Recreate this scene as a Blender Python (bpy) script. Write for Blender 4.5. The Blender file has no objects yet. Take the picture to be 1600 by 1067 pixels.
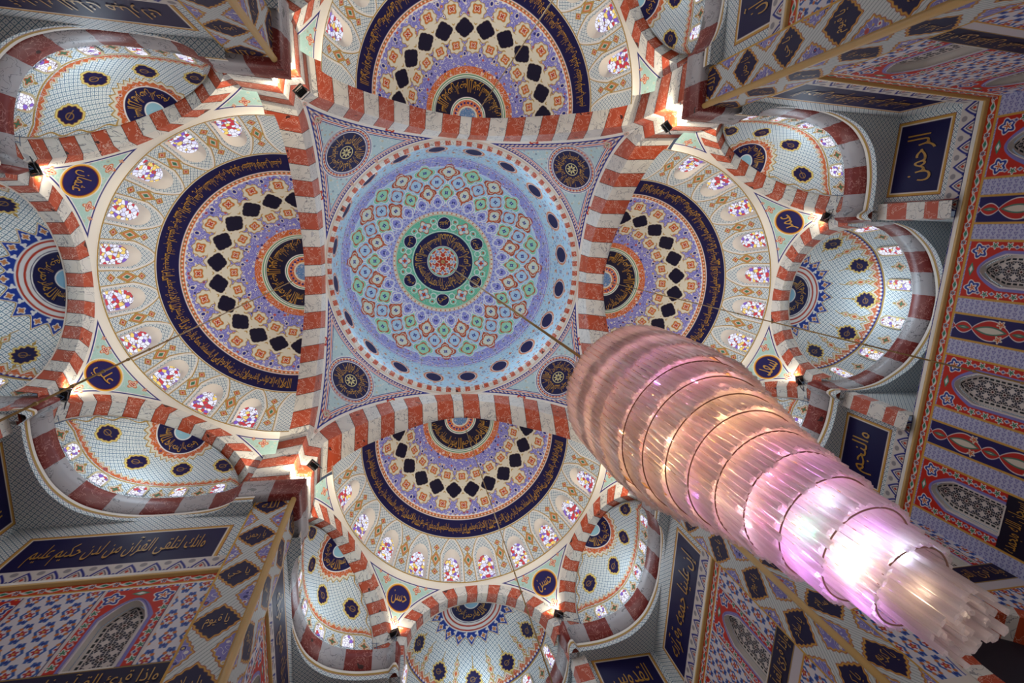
import bpy, math, random
import numpy as np
from math import pi, sin, cos, tan, radians, sqrt, hypot, atan2, degrees
C = bpy.context.scene.collection
S = 8.0            # metres per plan unit (radius of the central dome)
Z0 = 1.6           # eye height
rng = np.random.default_rng(7); random.seed(7)

# ------------------------------------------------------------------ camera
FPX = 807.93
ZEN = (621.87 - 800, 360.36 - 533.5)
zc_ = np.array([ZEN[0], ZEN[1], FPX]); zc_ /= np.linalg.norm(zc_)
xc_ = np.array([1., 0, 0]); xc_ -= xc_.dot(zc_) * zc_; xc_ /= np.linalg.norm(xc_)
yc_ = np.cross(zc_, xc_)
PSI = 0.0449
X2 = cos(PSI) * xc_ + sin(PSI) * yc_; Y2 = -sin(PSI) * xc_ + cos(PSI) * yc_
BAS = np.array([X2, Y2, zc_])                 # rows: world axes in camera coordinates
CAM = np.array([-0.4663, -0.3028, 0.0])
cam_d = bpy.data.cameras.new('camera'); cam = bpy.data.objects.new('camera', cam_d); C.objects.link(cam)
cam_d.sensor_width = 36; cam_d.lens = FPX * 36 / 1600; cam_d.clip_start = .05; cam_d.clip_end = 300
from mathutils import Matrix, Vector
cx_, cy_, cz_ = BAS[:, 0], -BAS[:, 1], -BAS[:, 2]
M = Matrix([[cx_[0], cy_[0], cz_[0], CAM[0] * S], [cx_[1], cy_[1], cz_[1], CAM[1] * S], [cx_[2], cy_[2], cz_[2], Z0], [0, 0, 0, 1]])
cam.matrix_world = M
sc = bpy.context.scene; sc.camera = cam

def in_view(p, m=60):
    v = BAS.T @ (np.array(p, float) - CAM)
    if v[2] < .02: return False
    x = 800 + FPX * v[0] / v[2]; y = 533.5 + FPX * v[1] / v[2]
    return -m < x < 1600 + m and -m < y < 1067 + m

# ------------------------------------------------------------------ world, view, large lights
sc.view_settings.view_transform = 'Standard'; sc.view_settings.look = 'None'
sc.view_settings.exposure = 0.06; sc.view_settings.gamma = 1; sc.view_settings.use_curve_mapping = False
w = bpy.data.worlds.new('world'); sc.world = w; w.use_nodes = True
w.node_tree.nodes['Background'].inputs[0].default_value = (.62, .74, 1, 1)
w.node_tree.nodes['Background'].inputs[1].default_value = .12
sc.cycles.max_bounces = 5; sc.cycles.diffuse_bounces = 3; sc.cycles.glossy_bounces = 2
sc.cycles.transmission_bounces = 3; sc.cycles.transparent_max_bounces = 6
sc.cycles.sample_clamp_indirect = 4; sc.cycles.caustics_reflective = False; sc.cycles.caustics_refractive = False

def light(kind, name, loc, energy, color=(1, 1, 1), aim=None, **kw):
    d = bpy.data.lights.new(name, kind); d.energy = energy; d.color = color
    for k, v in kw.items(): setattr(d, k, v)
    o = bpy.data.objects.new(name, d); C.objects.link(o)
    o.location = (loc[0] * S, loc[1] * S, loc[2] * S + Z0)
    if aim is not None:
        v = Vector(aim) - Vector(loc); o.rotation_euler = v.to_track_quat('-Z', 'Y').to_euler()
    return o
# unseen lamps near the floor, added as soft upward fill
LB = 1.0
light('AREA', 'carpet_bounce', (0, 0, -.17), 260 * LB, (.96, .97, 1), (0, 0, 4), shape='DISK', size=1.6 * S)
for sx, sy in ((-1.45, 0), (0, 1.45), (0, -1.45), (1.45, 0)):
    light('AREA', 'carpet_bounce', (sx, sy, -.17), 65 * LB, (.96, .97, 1), (sx, sy, 4), shape='DISK', size=.9 * S)

# ------------------------------------------------------------------ node helpers and materials
def mat(name):
    m = bpy.data.materials.new(name); m.use_nodes = True
    nt = m.node_tree; return m, nt, nt.nodes['Principled BSDF']
def nd(nt, t, **kw):
    n = nt.nodes.new(t)
    for k, v in kw.items(): setattr(n, k, v)
    return n
def lk(nt, a, b): nt.links.new(a, b)
def mth(nt, op, a, b=None, c=None):
    n = nd(nt, 'ShaderNodeMath', operation=op)
    for i, x in enumerate((a, b, c)):
        if x is None: continue
        if isinstance(x, (int, float)): n.inputs[i].default_value = x
        else: lk(nt, x, n.inputs[i])
    return n.outputs[0]
def mixc(nt, f, a, b):
    n = nd(nt, 'ShaderNodeMix', data_type='RGBA')
    for i, x in ((0, f), (6, a), (7, b)):
        if isinstance(x, (int, float)): n.inputs[i].default_value = x
        elif isinstance(x, tuple): n.inputs[i].default_value = (*x, 1)
        else: lk(nt, x, n.inputs[i])
    return n.outputs[2]
def L(*c):
    c = np.array(c, float) / 255; return tuple(np.where(c < .04045, c / 12.92, ((c + .055) / 1.055) ** 2.4))
def plain(name, col, rough=.5, metal=0., spec=.5):
    m, nt, b = mat(name); b.inputs['Base Color'].default_value = (*col, 1); b.inputs['Roughness'].default_value = rough
    b.inputs['Metallic'].default_value = metal; b.inputs['Specular IOR Level'].default_value = spec; return m

def make_paint():
    m, nt, b = mat('painted_plaster')
    col = nd(nt, 'ShaderNodeAttribute', attribute_name='col').outputs['Color']
    wt = nd(nt, 'ShaderNodeSeparateColor'); lk(nt, nd(nt, 'ShaderNodeAttribute', attribute_name='wts').outputs['Color'], wt.inputs[0])
    wr, wg = wt.outputs[0], wt.outputs[1]
    uv = nd(nt, 'ShaderNodeSeparateXYZ'); lk(nt, nd(nt, 'ShaderNodeUVMap', uv_map='uv').outputs[0], uv.inputs[0])
    u, v = uv.outputs[0], uv.outputs[1]
    F = 40.0
    a = mth(nt, 'MULTIPLY', mth(nt, 'ADD', u, v), F); c = mth(nt, 'MULTIPLY', mth(nt, 'SUBTRACT', u, v), F)
    pa = mth(nt, 'PINGPONG', a, .5); pc = mth(nt, 'PINGPONG', c, .5)
    mn = mth(nt, 'MINIMUM', pa, pc)
    line = mth(nt, 'LESS_THAN', mn, .075)
    # little broken keys inside each cell
    mx = mth(nt, 'MAXIMUM', pa, pc)
    key = mth(nt, 'GREATER_THAN', mth(nt, 'MINIMUM', mth(nt, 'PINGPONG', mth(nt, 'ADD', a, .5), .5), mth(nt, 'PINGPONG', c, .5)), .42)
    t1 = mixc(nt, line, L(226, 232, 230), L(92, 128, 150))
    t2 = mixc(nt, mth(nt, 'GREATER_THAN', mn, .40), t1, L(88, 118, 140))
    base = mixc(nt, wr, col, t2)
    # filigree: scrolling vines and little flowers
    tc = nd(nt, 'ShaderNodeTexCoord').outputs['Object']
    nz = nd(nt, 'ShaderNodeTexNoise'); nz.inputs['Scale'].default_value = 3.4; nz.inputs['Detail'].default_value = 1
    lk(nt, tc, nz.inputs['Vector'])
    vine = mth(nt, 'LESS_THAN', mth(nt, 'ABSOLUTE', mth(nt, 'SUBTRACT', mth(nt, 'FRACT', mth(nt, 'MULTIPLY', nz.outputs[0], 7.)), .5)), .085)
    vo = nd(nt, 'ShaderNodeTexVoronoi'); vo.inputs['Scale'].default_value = 4.3; vo.inputs['Randomness'].default_value = .75
    lk(nt, tc, vo.inputs['Vector'])
    rnd = nd(nt, 'ShaderNodeSeparateColor'); lk(nt, vo.outputs['Color'], rnd.inputs[0])
    blob = mth(nt, 'LESS_THAN', vo.outputs['Distance'], .30)
    core = mth(nt, 'LESS_THAN', vo.outputs['Distance'], .15)
    cr = nd(nt, 'ShaderNodeValToRGB'); cr.color_ramp.interpolation = 'CONSTANT'
    el = cr.color_ramp.elements; el[0].position = 0; el[0].color = (*L(232, 226, 214), 1); el[1].position = .34; el[1].color = (*L(200, 92, 50), 1)
    for p_, cc in ((.52, L(235, 230, 220)), (.7, L(36, 38, 110)), (.86, L(212, 176, 84))):
        e = el.new(p_); e.color = (*cc, 1)
    lk(nt, rnd.outputs[0], cr.inputs[0])
    cr2 = nd(nt, 'ShaderNodeValToRGB'); cr2.color_ramp.interpolation = 'CONSTANT'
    el = cr2.color_ramp.elements; el[0].position = 0; el[0].color = (*L(40, 40, 110), 1); el[1].position = .4; el[1].color = (*L(196, 70, 40), 1)
    e = el.new(.7); e.color = (*L(220, 190, 100), 1)
    lk(nt, rnd.outputs[1], cr2.inputs[0])
    g1 = mixc(nt, mth(nt, 'MULTIPLY', vine, .8), base, L(222, 222, 226))
    g2 = mixc(nt, blob, g1, cr.outputs[0]); g3 = mixc(nt, core, g2, cr2.outputs[0])
    fin = mixc(nt, wg, base, g3)
    lk(nt, fin, b.inputs['Base Color']); b.inputs['Roughness'].default_value = .5; b.inputs['Specular IOR Level'].default_value = .2
    return m
def marble(name, base, vein, spot, sc_=2.2):
    m, nt, b = mat(name); tc = nd(nt, 'ShaderNodeTexCoord').outputs['Object']
    n1 = nd(nt, 'ShaderNodeTexNoise'); n1.inputs['Scale'].default_value = sc_; n1.inputs['Detail'].default_value = 4; n1.inputs['Distortion'].default_value = .6
    lk(nt, tc, n1.inputs['Vector'])
    n2 = nd(nt, 'ShaderNodeTexNoise'); n2.inputs['Scale'].default_value = sc_ * .8; n2.inputs['Detail'].default_value = 2
    lk(nt, tc, n2.inputs['Vector'])
    ve = mth(nt, 'LESS_THAN', mth(nt, 'ABSOLUTE', mth(nt, 'SUBTRACT', n1.outputs[0], .5)), .008)
    ve2 = mth(nt, 'LESS_THAN', mth(nt, 'ABSOLUTE', mth(nt, 'SUBTRACT', n1.outputs[0], .57)), .005)
    ve = mth(nt, 'MULTIPLY', mth(nt, 'MAXIMUM', ve, ve2), .85)
    c1 = mixc(nt, n2.outputs[0], tuple(x * .88 for x in base), tuple(min(x * 1.12, 1) for x in base))
    c2 = mixc(nt, ve, c1, vein)
    sp = mth(nt, 'GREATER_THAN', n2.outputs[0], .70)
    lk(nt, mixc(nt, sp, c2, spot), b.inputs['Base Color']); b.inputs['Roughness'].default_value = .38
    return m
PAINT = make_paint()
RED = marble('red_marble', L(186, 76, 40), L(232, 190, 170), L(70, 20, 12))
WHITE = marble('white_marble', L(224, 221, 212), L(128, 130, 134), L(190, 190, 190), 1.6)
RED_SHADE = marble('deep_red_marble', L(120, 28, 18), L(180, 120, 110), L(50, 12, 8))  # copy of the red marble with the cornice shade put into its colour
WHITE_SHADE = marble('grey_marble', L(170, 166, 168), L(100, 100, 104), L(120, 120, 120), 1.6)  # white marble darkened with the same painted shade
LINE = plain('joint_line', L(60, 40, 40), .6)
PLAS = plain('white_plaster', L(222, 216, 206), .5)
GOLD = plain('gold_paint', L(198, 160, 92), .45, .0)
INK = plain('gold_lettering', L(178, 132, 44), .4, .1)
NAVY = plain('navy_paint', L(26, 20, 66), .45)
BLK = plain('black_metal', L(22, 22, 22), .4, .3)
STEEL = plain('grey_metal', L(96, 104, 112), .4, .6)
BRASS = plain('brass', L(176, 146, 92), .4, .5)
BROWN = plain('dark_bronze', L(120, 84, 66), .5, .1)
WIRE = plain('blue_grey_wire', L(88, 110, 140), .5)

def glass_mat(name, strength, scale, pale):
    m, nt, b = mat(name); tc = nd(nt, 'ShaderNodeTexCoord').outputs['Object']
    vo = nd(nt, 'ShaderNodeTexVoronoi'); vo.inputs['Scale'].default_value = scale; lk(nt, tc, vo.inputs['Vector'])
    ed = nd(nt, 'ShaderNodeTexVoronoi', feature='DISTANCE_TO_EDGE'); ed.inputs['Scale'].default_value = scale; lk(nt, tc, ed.inputs['Vector'])
    r = nd(nt, 'ShaderNodeSeparateColor'); lk(nt, vo.outputs['Color'], r.inputs[0])
    cr = nd(nt, 'ShaderNodeValToRGB'); cr.color_ramp.interpolation = 'CONSTANT'; el = cr.color_ramp.elements
    el[0].position = 0; el[0].color = (*L(236, 236, 255), 1); el[1].position = .46 if not pale else .7; el[1].color = (*L(196, 44, 62), 1)
    for p_, cc in ((.64 if not pale else .8, L(214, 214, 246)), (.78 if not pale else .86, L(240, 206, 110)), (.9, L(120, 84, 190))):
        e = el.new(p_); e.color = (*cc, 1)
    lk(nt, r.outputs[0], cr.inputs[0])
    fin = mixc(nt, mth(nt, 'LESS_THAN', ed.outputs['Distance'], .05), cr.outputs[0], L(120, 96, 90))
    b.inputs['Base Color'].default_value = (.02, .02, .02, 1); b.inputs['Roughness'].default_value = .3
    lk(nt, fin, b.inputs['Emission Color']); b.inputs['Emission Strength'].default_value = strength
    return m
PANE = glass_mat('stained_glass', 1.0, 6.5, False)
PANE2 = glass_mat('pale_stained_glass', 1.05, 8., True)
def emis(name, col, s):
    m, nt, b = mat(name); b.inputs['Base Color'].default_value = (*col, 1); b.inputs['Emission Color'].default_value = (*col, 1); b.inputs['Emission Strength'].default_value = s; return m
LAMPG = emis('lamp_glass', (1, .86, .6), 14)

# ------------------------------------------------------------------ object helpers
def link(o, parent=None):
    C.objects.link(o)
    if parent is not None: o.parent = parent
    return o
def tag(o, label=None, cat=None, group=None, kind=None):
    if label: o['label'] = label
    if cat: o['category'] = cat
    if group: o['group'] = group
    if kind: o['kind'] = kind
    return o
def empty(name, loc=(0, 0, 0), rz=0):
    o = bpy.data.objects.new(name, None); o.empty_display_size = .2; C.objects.link(o); o.location = loc; o.rotation_euler = (0, 0, rz); return o
def ob(name, me, parent=None, rz=0, loc=(0, 0, 0)):
    o = bpy.data.objects.new(name, me); link(o, parent); o.rotation_euler = (0, 0, rz); o.location = loc; return o
def T(P):
    P = np.asarray(P, float).reshape(-1, 3) * S; P[:, 2] += Z0; return P
def raw_mesh(name, V, faces, mats, midx=None, smooth=False):
    me = bpy.data.meshes.new(name); me.from_pydata([tuple(v) for v in V], [], faces)
    for m in mats: me.materials.append(m)
    if midx is not None: me.polygons.foreach_set('material_index', midx)
    if smooth: me.polygons.foreach_set('use_smooth', [True] * len(me.polygons))
    me.update(); return me
def lin(c):
    c = np.clip(np.asarray(c, float), 0, 1); return np.where(c < .04045, c / 12.92, ((c + .055) / 1.055) ** 2.4)
def grid_mesh(name, P, mats, col=None, wts=None, uv=None, hole=None, midx=None, smooth=True, closed=False):
    """P (n,m,3) in plan units; col (n,m,3) sRGB 0..1"""
    n, m = P.shape[:2]
    I = np.arange(n * m).reshape(n, m)
    if closed: I = np.vstack([I, I[:1]])
    q = np.stack([I[:-1, :-1], I[1:, :-1], I[1:, 1:], I[:-1, 1:]], -1).reshape(-1, 4)
    keep = np.ones(len(q), bool)
    if hole is not None:
        hv = hole.reshape(-1); keep = ~hv[q].any(1); q = q[keep]
    me = bpy.data.meshes.new(name); N = n * m
    me.vertices.add(N); me.vertices.foreach_set('co', T(P.reshape(-1, 3)).ravel())
    me.loops.add(len(q) * 4); me.loops.foreach_set('vertex_index', q.ravel())
    me.polygons.add(len(q)); me.polygons.foreach_set('loop_start', np.arange(len(q)) * 4); me.polygons.foreach_set('loop_total', np.full(len(q), 4))
    if smooth: me.polygons.foreach_set('use_smooth', np.ones(len(q), bool))
    for mm in mats: me.materials.append(mm)
    if midx is not None: me.polygons.foreach_set('material_index', np.asarray(midx).reshape(-1)[keep].astype(np.int32))
    me.update(calc_edges=True)
    if col is not None:
        a = me.color_attributes.new('col', 'FLOAT_COLOR', 'POINT'); d = np.ones((N, 4), np.float32); d[:, :3] = lin(col.reshape(-1, 3)); a.data.foreach_set('color', d.ravel())
        a = me.color_attributes.new('wts', 'FLOAT_COLOR', 'POINT'); d = np.zeros((N, 4), np.float32); d[:, :2] = wts.reshape(-1, 2); a.data.foreach_set('color', d.ravel())
    if uv is not None:
        l = me.uv_layers.new(name='uv'); l.data.foreach_set('uv', uv.reshape(-1, 2)[q.ravel()].astype(np.float32).ravel())
    return me
def tube(pts, r, n=6):
    """closed-end tube in plan units -> V, F"""
    pts = [np.array(p, float) for p in pts]; V = []; F = []
    for i, p in enumerate(pts):
        d = pts[min(i + 1, len(pts) - 1)] - pts[max(i - 1, 0)]; d /= np.linalg.norm(d) + 1e-12
        a = np.cross(d, [0, 0, 1.]) if abs(d[2]) < .9 else np.cross(d, [1., 0, 0]); a /= np.linalg.norm(a); b = np.cross(d, a)
        for k in range(n): t = 2 * pi * k / n; V.append(p + r * (cos(t) * a + sin(t) * b))
    for i in range(len(pts) - 1):
        for k in range(n): F.append((i * n + k, i * n + (k + 1) % n, (i + 1) * n + (k + 1) % n, (i + 1) * n + k))
    F.append(tuple(range(n))[::-1]); F.append(tuple(range((len(pts) - 1) * n, len(pts) * n)))
    return V, F
class MB:
    def __init__(s): s.V = []; s.F = []; s.M = []
    def add(s, V, F, m=0):
        o = len(s.V); s.V += [tuple(v) for v in V]; s.F += [tuple(i + o for i in f) for f in F]; s.M += [m] * len(F)
    def box(s, c, d, m=0, R=None):
        c = np.array(c, float); V = []
        for z in (-1, 1):
            for x, y in ((-1, -1), (1, -1), (1, 1), (-1, 1)):
                v = np.array([x * d[0] / 2, y * d[1] / 2, z * d[2] / 2]); V.append(c + (R @ v if R is not None else v))
        s.add(V, [(3, 2, 1, 0), (4, 5, 6, 7), (0, 1, 5, 4), (1, 2, 6, 5), (2, 3, 7, 6), (3, 0, 4, 7)], m)
    def tube(s, pts, r, n=6, m=0): V, F = tube(pts, r, n); s.add(V, F, m)
    def mesh(s, name, mats, smooth=False): return raw_mesh(name, T(s.V) if s.V else [], s.F, mats, s.M, smooth)
    def meshl(s, name, mats, smooth=False): return raw_mesh(name, np.array(s.V) * S, s.F, mats, s.M, smooth)   # local coordinates

# ------------------------------------------------------------------ painting helpers
class Pt:
    def __init__(s, shape, base, w=(0, 0)):
        s.c = np.empty(shape + (3,)); s.c[:] = np.array(base) / 255.; s.w = np.empty(shape + (2,)); s.w[:] = w
    def put(s, d, col, w=(0, 0), aa=.0012):
        a = np.clip(.5 - d / (2 * aa), 0, 1)[..., None]
        s.c += a * (np.array(col) / 255. - s.c); s.w += a * (np.array(w, float) - s.w)
    def line(s, d, wd, col, w=(0, 0)): s.put(np.abs(d) - wd / 2, col, w)
def fold(t, n, t0=0.):
    p = 2 * pi / n; return (t - t0 + p / 2) % p - p / 2
def cell(t, n, t0=0.): return np.floor((t - t0 + pi / n) / (2 * pi / n)).astype(int)
def rhomb(x, y, a, b): return (np.abs(x) / a + np.abs(y) / b - 1) * min(a, b) * .75
def lobed(x, y, R, n=4, k=.18, ph=0.): return np.hypot(x, y) - R * (1 + k * np.cos(n * (np.arctan2(y, x) - ph)))
def band(v, a, b): return np.maximum(a - v, v - b)
LAV, LBLUE, MINT = (142, 142, 206), (170, 204, 222), (104, 188, 152)
NV, RD, CR, GD, WT, OR, DB = (24, 20, 70), (184, 56, 34), (222, 217, 198), (176, 142, 66), (232, 230, 226), (204, 104, 52), (34, 40, 130)

# ------------------------------------------------------------------ Arabic lettering
_F = {'ا': 'FE8D FE8E', 'أ': 'FE83 FE84', 'إ': 'FE87 FE88', 'آ': 'FE81 FE82', 'ب': 'FE8F FE90 FE91 FE92', 'ة': 'FE93 FE94', 'ت': 'FE95 FE96 FE97 FE98',
      'ث': 'FE99 FE9A FE9B FE9C', 'ج': 'FE9D FE9E FE9F FEA0', 'ح': 'FEA1 FEA2 FEA3 FEA4', 'خ': 'FEA5 FEA6 FEA7 FEA8', 'د': 'FEA9 FEAA', 'ذ': 'FEAB FEAC',
      'ر': 'FEAD FEAE', 'ز': 'FEAF FEB0', 'س': 'FEB1 FEB2 FEB3 FEB4', 'ش': 'FEB5 FEB6 FEB7 FEB8', 'ص': 'FEB9 FEBA FEBB FEBC', 'ض': 'FEBD FEBE FEBF FEC0',
      'ط': 'FEC1 FEC2 FEC3 FEC4', 'ظ': 'FEC5 FEC6 FEC7 FEC8', 'ع': 'FEC9 FECA FECB FECC', 'غ': 'FECD FECE FECF FED0', 'ف': 'FED1 FED2 FED3 FED4',
      'ق': 'FED5 FED6 FED7 FED8', 'ك': 'FED9 FEDA FEDB FEDC', 'ل': 'FEDD FEDE FEDF FEE0', 'م': 'FEE1 FEE2 FEE3 FEE4', 'ن': 'FEE5 FEE6 FEE7 FEE8',
      'ه': 'FEE9 FEEA FEEB FEEC', 'و': 'FEED FEEE', 'ى': 'FEEF FEF0', 'ي': 'FEF1 FEF2 FEF3 FEF4', 'ئ': 'FE89 FE8A FE8B FE8C', 'ؤ': 'FE85 FE86', 'ء': 'FE80'}
_F = {k: [chr(int(x, 16)) for x in v.split()] for k, v in _F.items()}
_LA = {'ا': ('\ufefb', '\ufefc'), 'أ': ('\ufef7', '\ufef8'), 'إ': ('\ufef9', '\ufefa'), 'آ': ('\ufef5', '\ufef6')}
def shape_ar(s):
    out = []; i = 0; prev = False
    while i < len(s):
        ch = s[i]
        if ch not in _F: out.append(ch); prev = False; i += 1; continue
        if ch == 'ل' and i + 1 < len(s) and s[i + 1] in _LA:
            out.append(_LA[s[i + 1]][1 if prev else 0]); prev = False; i += 2; continue
        f = _F[ch]; nxt = i + 1 < len(s) and s[i + 1] in _F and s[i + 1] != 'ء' and len(f) == 4
        if prev and nxt: out.append(f[3])
        elif prev: out.append(f[1] if len(f) > 1 else f[0])
        elif nxt: out.append(f[2])
        else: out.append(f[0])
        prev = nxt; i += 1
    return ''.join(reversed(out))
_cache = {}
def glyphs(s, bold=.0):
    """verts (N,2) centred with unit height, faces"""
    if s in _cache: return _cache[s]
    c = bpy.data.curves.new('lettering', 'FONT'); c.body = shape_ar(s); c.offset = bold; c.resolution_u = 1; c.align_x = 'CENTER'
    o = bpy.data.objects.new('lettering', c); C.objects.link(o); bpy.context.view_layer.update()
    me = bpy.data.meshes.new_from_object(o.evaluated_get(bpy.context.evaluated_depsgraph_get()))
    V = np.array([v.co[:2] for v in me.vertices]) if len(me.vertices) else np.zeros((0, 2)); F = [tuple(p.vertices) for p in me.polygons]
    bpy.data.objects.remove(o); bpy.data.curves.remove(c); bpy.data.meshes.remove(me)
    if len(V):
        lo, hi = V.min(0), V.max(0); V = (V - (lo + hi) / 2) / (hi[1] - lo[1])
    _cache[s] = (V, F); return V, F
def letter(mb, s, fn, width, height, m=0):
    """place text s stretched to width x height; fn((n,2) offsets right/up) -> (n,3)"""
    V, F = glyphs(s)
    if not len(V): return
    W = V[:, 0].max() - V[:, 0].min(); Q = V * np.array([width / W, height]); mb.add(fn(Q), F, m)
KURSI = 'الله لا إله إلا هو الحي القيوم لا تأخذه سنة ولا نوم له ما في السماوات وما في الأرض من ذا الذي يشفع عنده إلا بإذنه يعلم ما بين أيديهم وما خلفهم ولا يحيطون بشيء من علمه إلا بما شاء وسع كرسيه السماوات والأرض ولا يئوده حفظهما وهو العلي العظيم'
IKHLAS = 'قل هو الله أحد الله الصمد لم يلد ولم يولد ولم يكن له كفوا أحد'
FATIHA = 'الحمد لله رب العالمين الرحمن الرحيم مالك يوم الدين إياك نعبد وإياك نستعين اهدنا الصراط المستقيم'
def ring_text(mb, text, fn, t0, t1, h, m=0, rows=1):
    """words spread along angle t0..t1 (reading right-to-left = increasing t); fn(t array, up array) -> xyz"""
    words_ = text.split(); Ls = [max(len(x), 2) for x in words_]; tot = sum(Ls); t = t0
    for x, l in zip(words_, Ls):
        dt = (t1 - t0) * l / tot; tc = t + dt / 2
        V, F = glyphs(x)
        if len(V):
            W = V[:, 0].max() - V[:, 0].min()
            mb.add(fn(tc - V[:, 0] * (dt * .97 / W), V[:, 1] * h), F, m)
        t += dt

ARMS = [('right', 0), ('lower', 1), ('left', 2), ('upper', 3)]
SIDE = {0: 'right of the central dome', 1: 'below the central dome', 2: 'left of the central dome', 3: 'above the central dome'}

# ================================================================== ARCHITECTURE
RIM, A = .985, .995
HW = 2.5            # top of the wall cornice
WY, EX = .965, 1.99 # side wall and end wall of an arm
PP = .9445          # pier face

# ------------------------------------------------------------------ central dome
def dome_pt(th, ph):
    """ph polar angle to pi/2 then drum (arc units)"""
    r = RIM * np.where(ph < pi / 2, np.sin(np.minimum(ph, pi / 2)), 1.0)
    h = np.where(ph < pi / 2, 4.6 + 1.0 * np.cos(np.minimum(ph, pi / 2)), 4.6 - (ph - pi / 2))
    return np.stack([r * np.cos(th), r * np.sin(th), h + 0 * th], -1)
def build_dome():
    n, m = 1100, 380
    th = np.linspace(0, 2 * pi, n, endpoint=False)[:, None] + np.zeros((1, m)); ph = np.linspace(0.0005, pi / 2 + .5, m)[None, :] + np.zeros((n, 1))
    P = dome_pt(th, ph); d = np.degrees(ph); r = np.sin(np.minimum(ph, pi / 2)); R0 = 1.0
    p = Pt((n, m), LBLUE, (0, .8)); tx = lambda k, t0=0.: fold(th, k, t0) * r
    dg = pi / 180
    t90 = radians(90)
    # lower light-blue belt: ovals
    p.put((d - 180) * dg, LBLUE, (0, .75))
    x = tx(20, radians(9)); y = ph - (pi / 2 + .065)
    e = lambda x, y, a, b: (np.hypot(x / a, y / b) - 1) * min(a, b)
    p.put(e(x, y, .098, .162), CR); p.put(e(x, y, .092, .153), OR, (0, .6)); p.put(e(x, y, .076, .132), WT); p.put(e(x, y, .070, .125), NV)
    x2 = tx(20, 0); yy = np.abs(y + .02)
    p.put(np.hypot(x2, yy - .018) - .016, DB); p.put(np.hypot(x2, yy - .018) - .009, CR)
    p.put(np.hypot(np.abs(x2) - .03, y - .07) - .008, OR); p.put(np.hypot(np.abs(x2) - .035, y + .075) - .007, RD)
    for yy_, n_, R_, o_, c_ in ((-.15, 40, .014, 0., RD), (.17, 40, .014, 0., OR), (-.12, 40, .011, pi / 40, DB), (.21, 60, .010, 0., DB), (.27, 60, .010, pi / 60, RD), (-.175, 60, .008, 0, GD)):
        X = fold(th, n_, o_); q = rhomb(X, y - yy_, R_ * 1.5, R_); p.put(q - .003, CR); p.put(q, c_)
    # lace circle
    sc_ = np.abs(fold(th, 72)) / (pi / 72)
    p.put(d * dg - radians(76.5) + 0, LAV, (0, .85)); p.line(ph - radians(76.9), .006, WT); p.line(ph - radians(77.4), .004, DB)
    p.line(ph - radians(74.3 + 1.1 * 0) - .012 * (1 - sc_), .007, WT)
    p.put(np.hypot(tx(72), ph - radians(75.6)) - .006, RD)
    for dd_, n_, R_, o_ in ((72.2, 24, .026, 0.), (69.2, 24, .020, pi / 24), (66.6, 24, .016, 0.), (74.2, 48, .009, 0.)):
        X = tx(n_, t90 + o_); Y = ph - radians(dd_); q = lobed(X, Y, R_, 4, .3); p.put(q - .004, (206, 208, 232)); p.put(q, (118, 118, 190)); p.put(q + R_ * .35, (228, 220, 180)); p.put(q + R_ * .65, (40, 44, 120))
    # rhombic lattice
    k = 0
    rows = [(61.2, 0, 'A'), (52.5, 7.5, 'B'), (44.4, 0, 'C'), (37.6, 7.5, 'D')]
    p.put(ph - radians(66.0) + .055 * np.abs(fold(th, 12, t90 + pi / 12)) / (pi / 12) * 0 + .012 * np.cos(24 * (th - t90)), (224, 226, 240)); p.put(ph - radians(65.6) + .012 * np.cos(24 * (th - t90)), LBLUE, (0, .35)); p.put((d - 36.5) * dg, LAV, (0, .9))
    for dd, off, kind in rows:
        t0 = t90 + radians(off); X = tx(24, t0); Y = ph - radians(dd); a = r * pi / 24 * 1.0; b = radians({'A': 8.2, 'B': 8.2, 'C': 7.6, 'D': 6.6}[kind])
        idx = cell(th, 24, t0) % 2
        ang = np.arctan2(Y / b, X / a); q = np.hypot(X / a, Y / b) * (1 + .52 * np.sin(2 * ang) ** 2 - .10 * np.sin(4 * ang) ** 2); ab = np.minimum(a, b); lob = (q - .93) * ab * .8
        for par in (0, 1):
            mk = np.where(idx == par, 0., 9.)
            red = (par == 0) if kind == 'A' else (par == 1)
            if kind in 'BD': oc, ic = (150, 196, 222), (178, 206, 226)
            elif red: oc, ic = (176, 70, 42), (214, 218, 200)
            else: oc, ic = (122, 198, 158), (160, 214, 180)
            if kind == 'D': oc, ic = (168, 170, 220), LAV
            p.put(lob + mk, WT if not (kind in 'AC' and red) else oc); p.put(lob + mk + .007, oc); p.put(lob + mk + .016, ic, (0, 0))
            pet = 0
            p.put(np.maximum(np.abs(q - .60) - .07, .62 - np.abs(np.cos(2 * ang))) * ab + mk, (196, 84, 50) if kind != 'D' else WT); p.put(np.maximum(np.abs(q - .72) - .05, .80 - np.abs(np.sin(2 * ang))) * ab + mk, (206, 120, 60) if kind != 'D' else WT)
            p.put((np.hypot(X, Y) * (1.0 + 1.1 * np.abs(np.cos(2 * ang))) - .030) + mk, DB); p.put(np.hypot(X, Y) - .005 + mk, WT)
    p.line(ph - radians(66.2) - .02 * np.cos(24 * (th - t90)), .006, (236, 236, 244))
    p.line(ph - radians(35.8) - .02 * np.cos(24 * (th - t90 + radians(7.5))), .006, (236, 236, 244))
    # borders round the crown
    p.put((d - 33.3) * dg, (170, 176, 222)); p.put(np.hypot(tx(84), ph - radians(32.6)) - .006, DB)
    p.put((d - 31.6) * dg, CR); p.put(np.hypot(tx(66), ph - radians(30.7)) - .008, OR); p.line(ph - radians(31.5), .004, RD); p.line(ph - radians(29.7), .004, GD)
    p.put((d - 29.3) * dg, MINT, (0, .35)); 
    X = tx(6, t90); Y = ph - radians(23.9)
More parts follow.
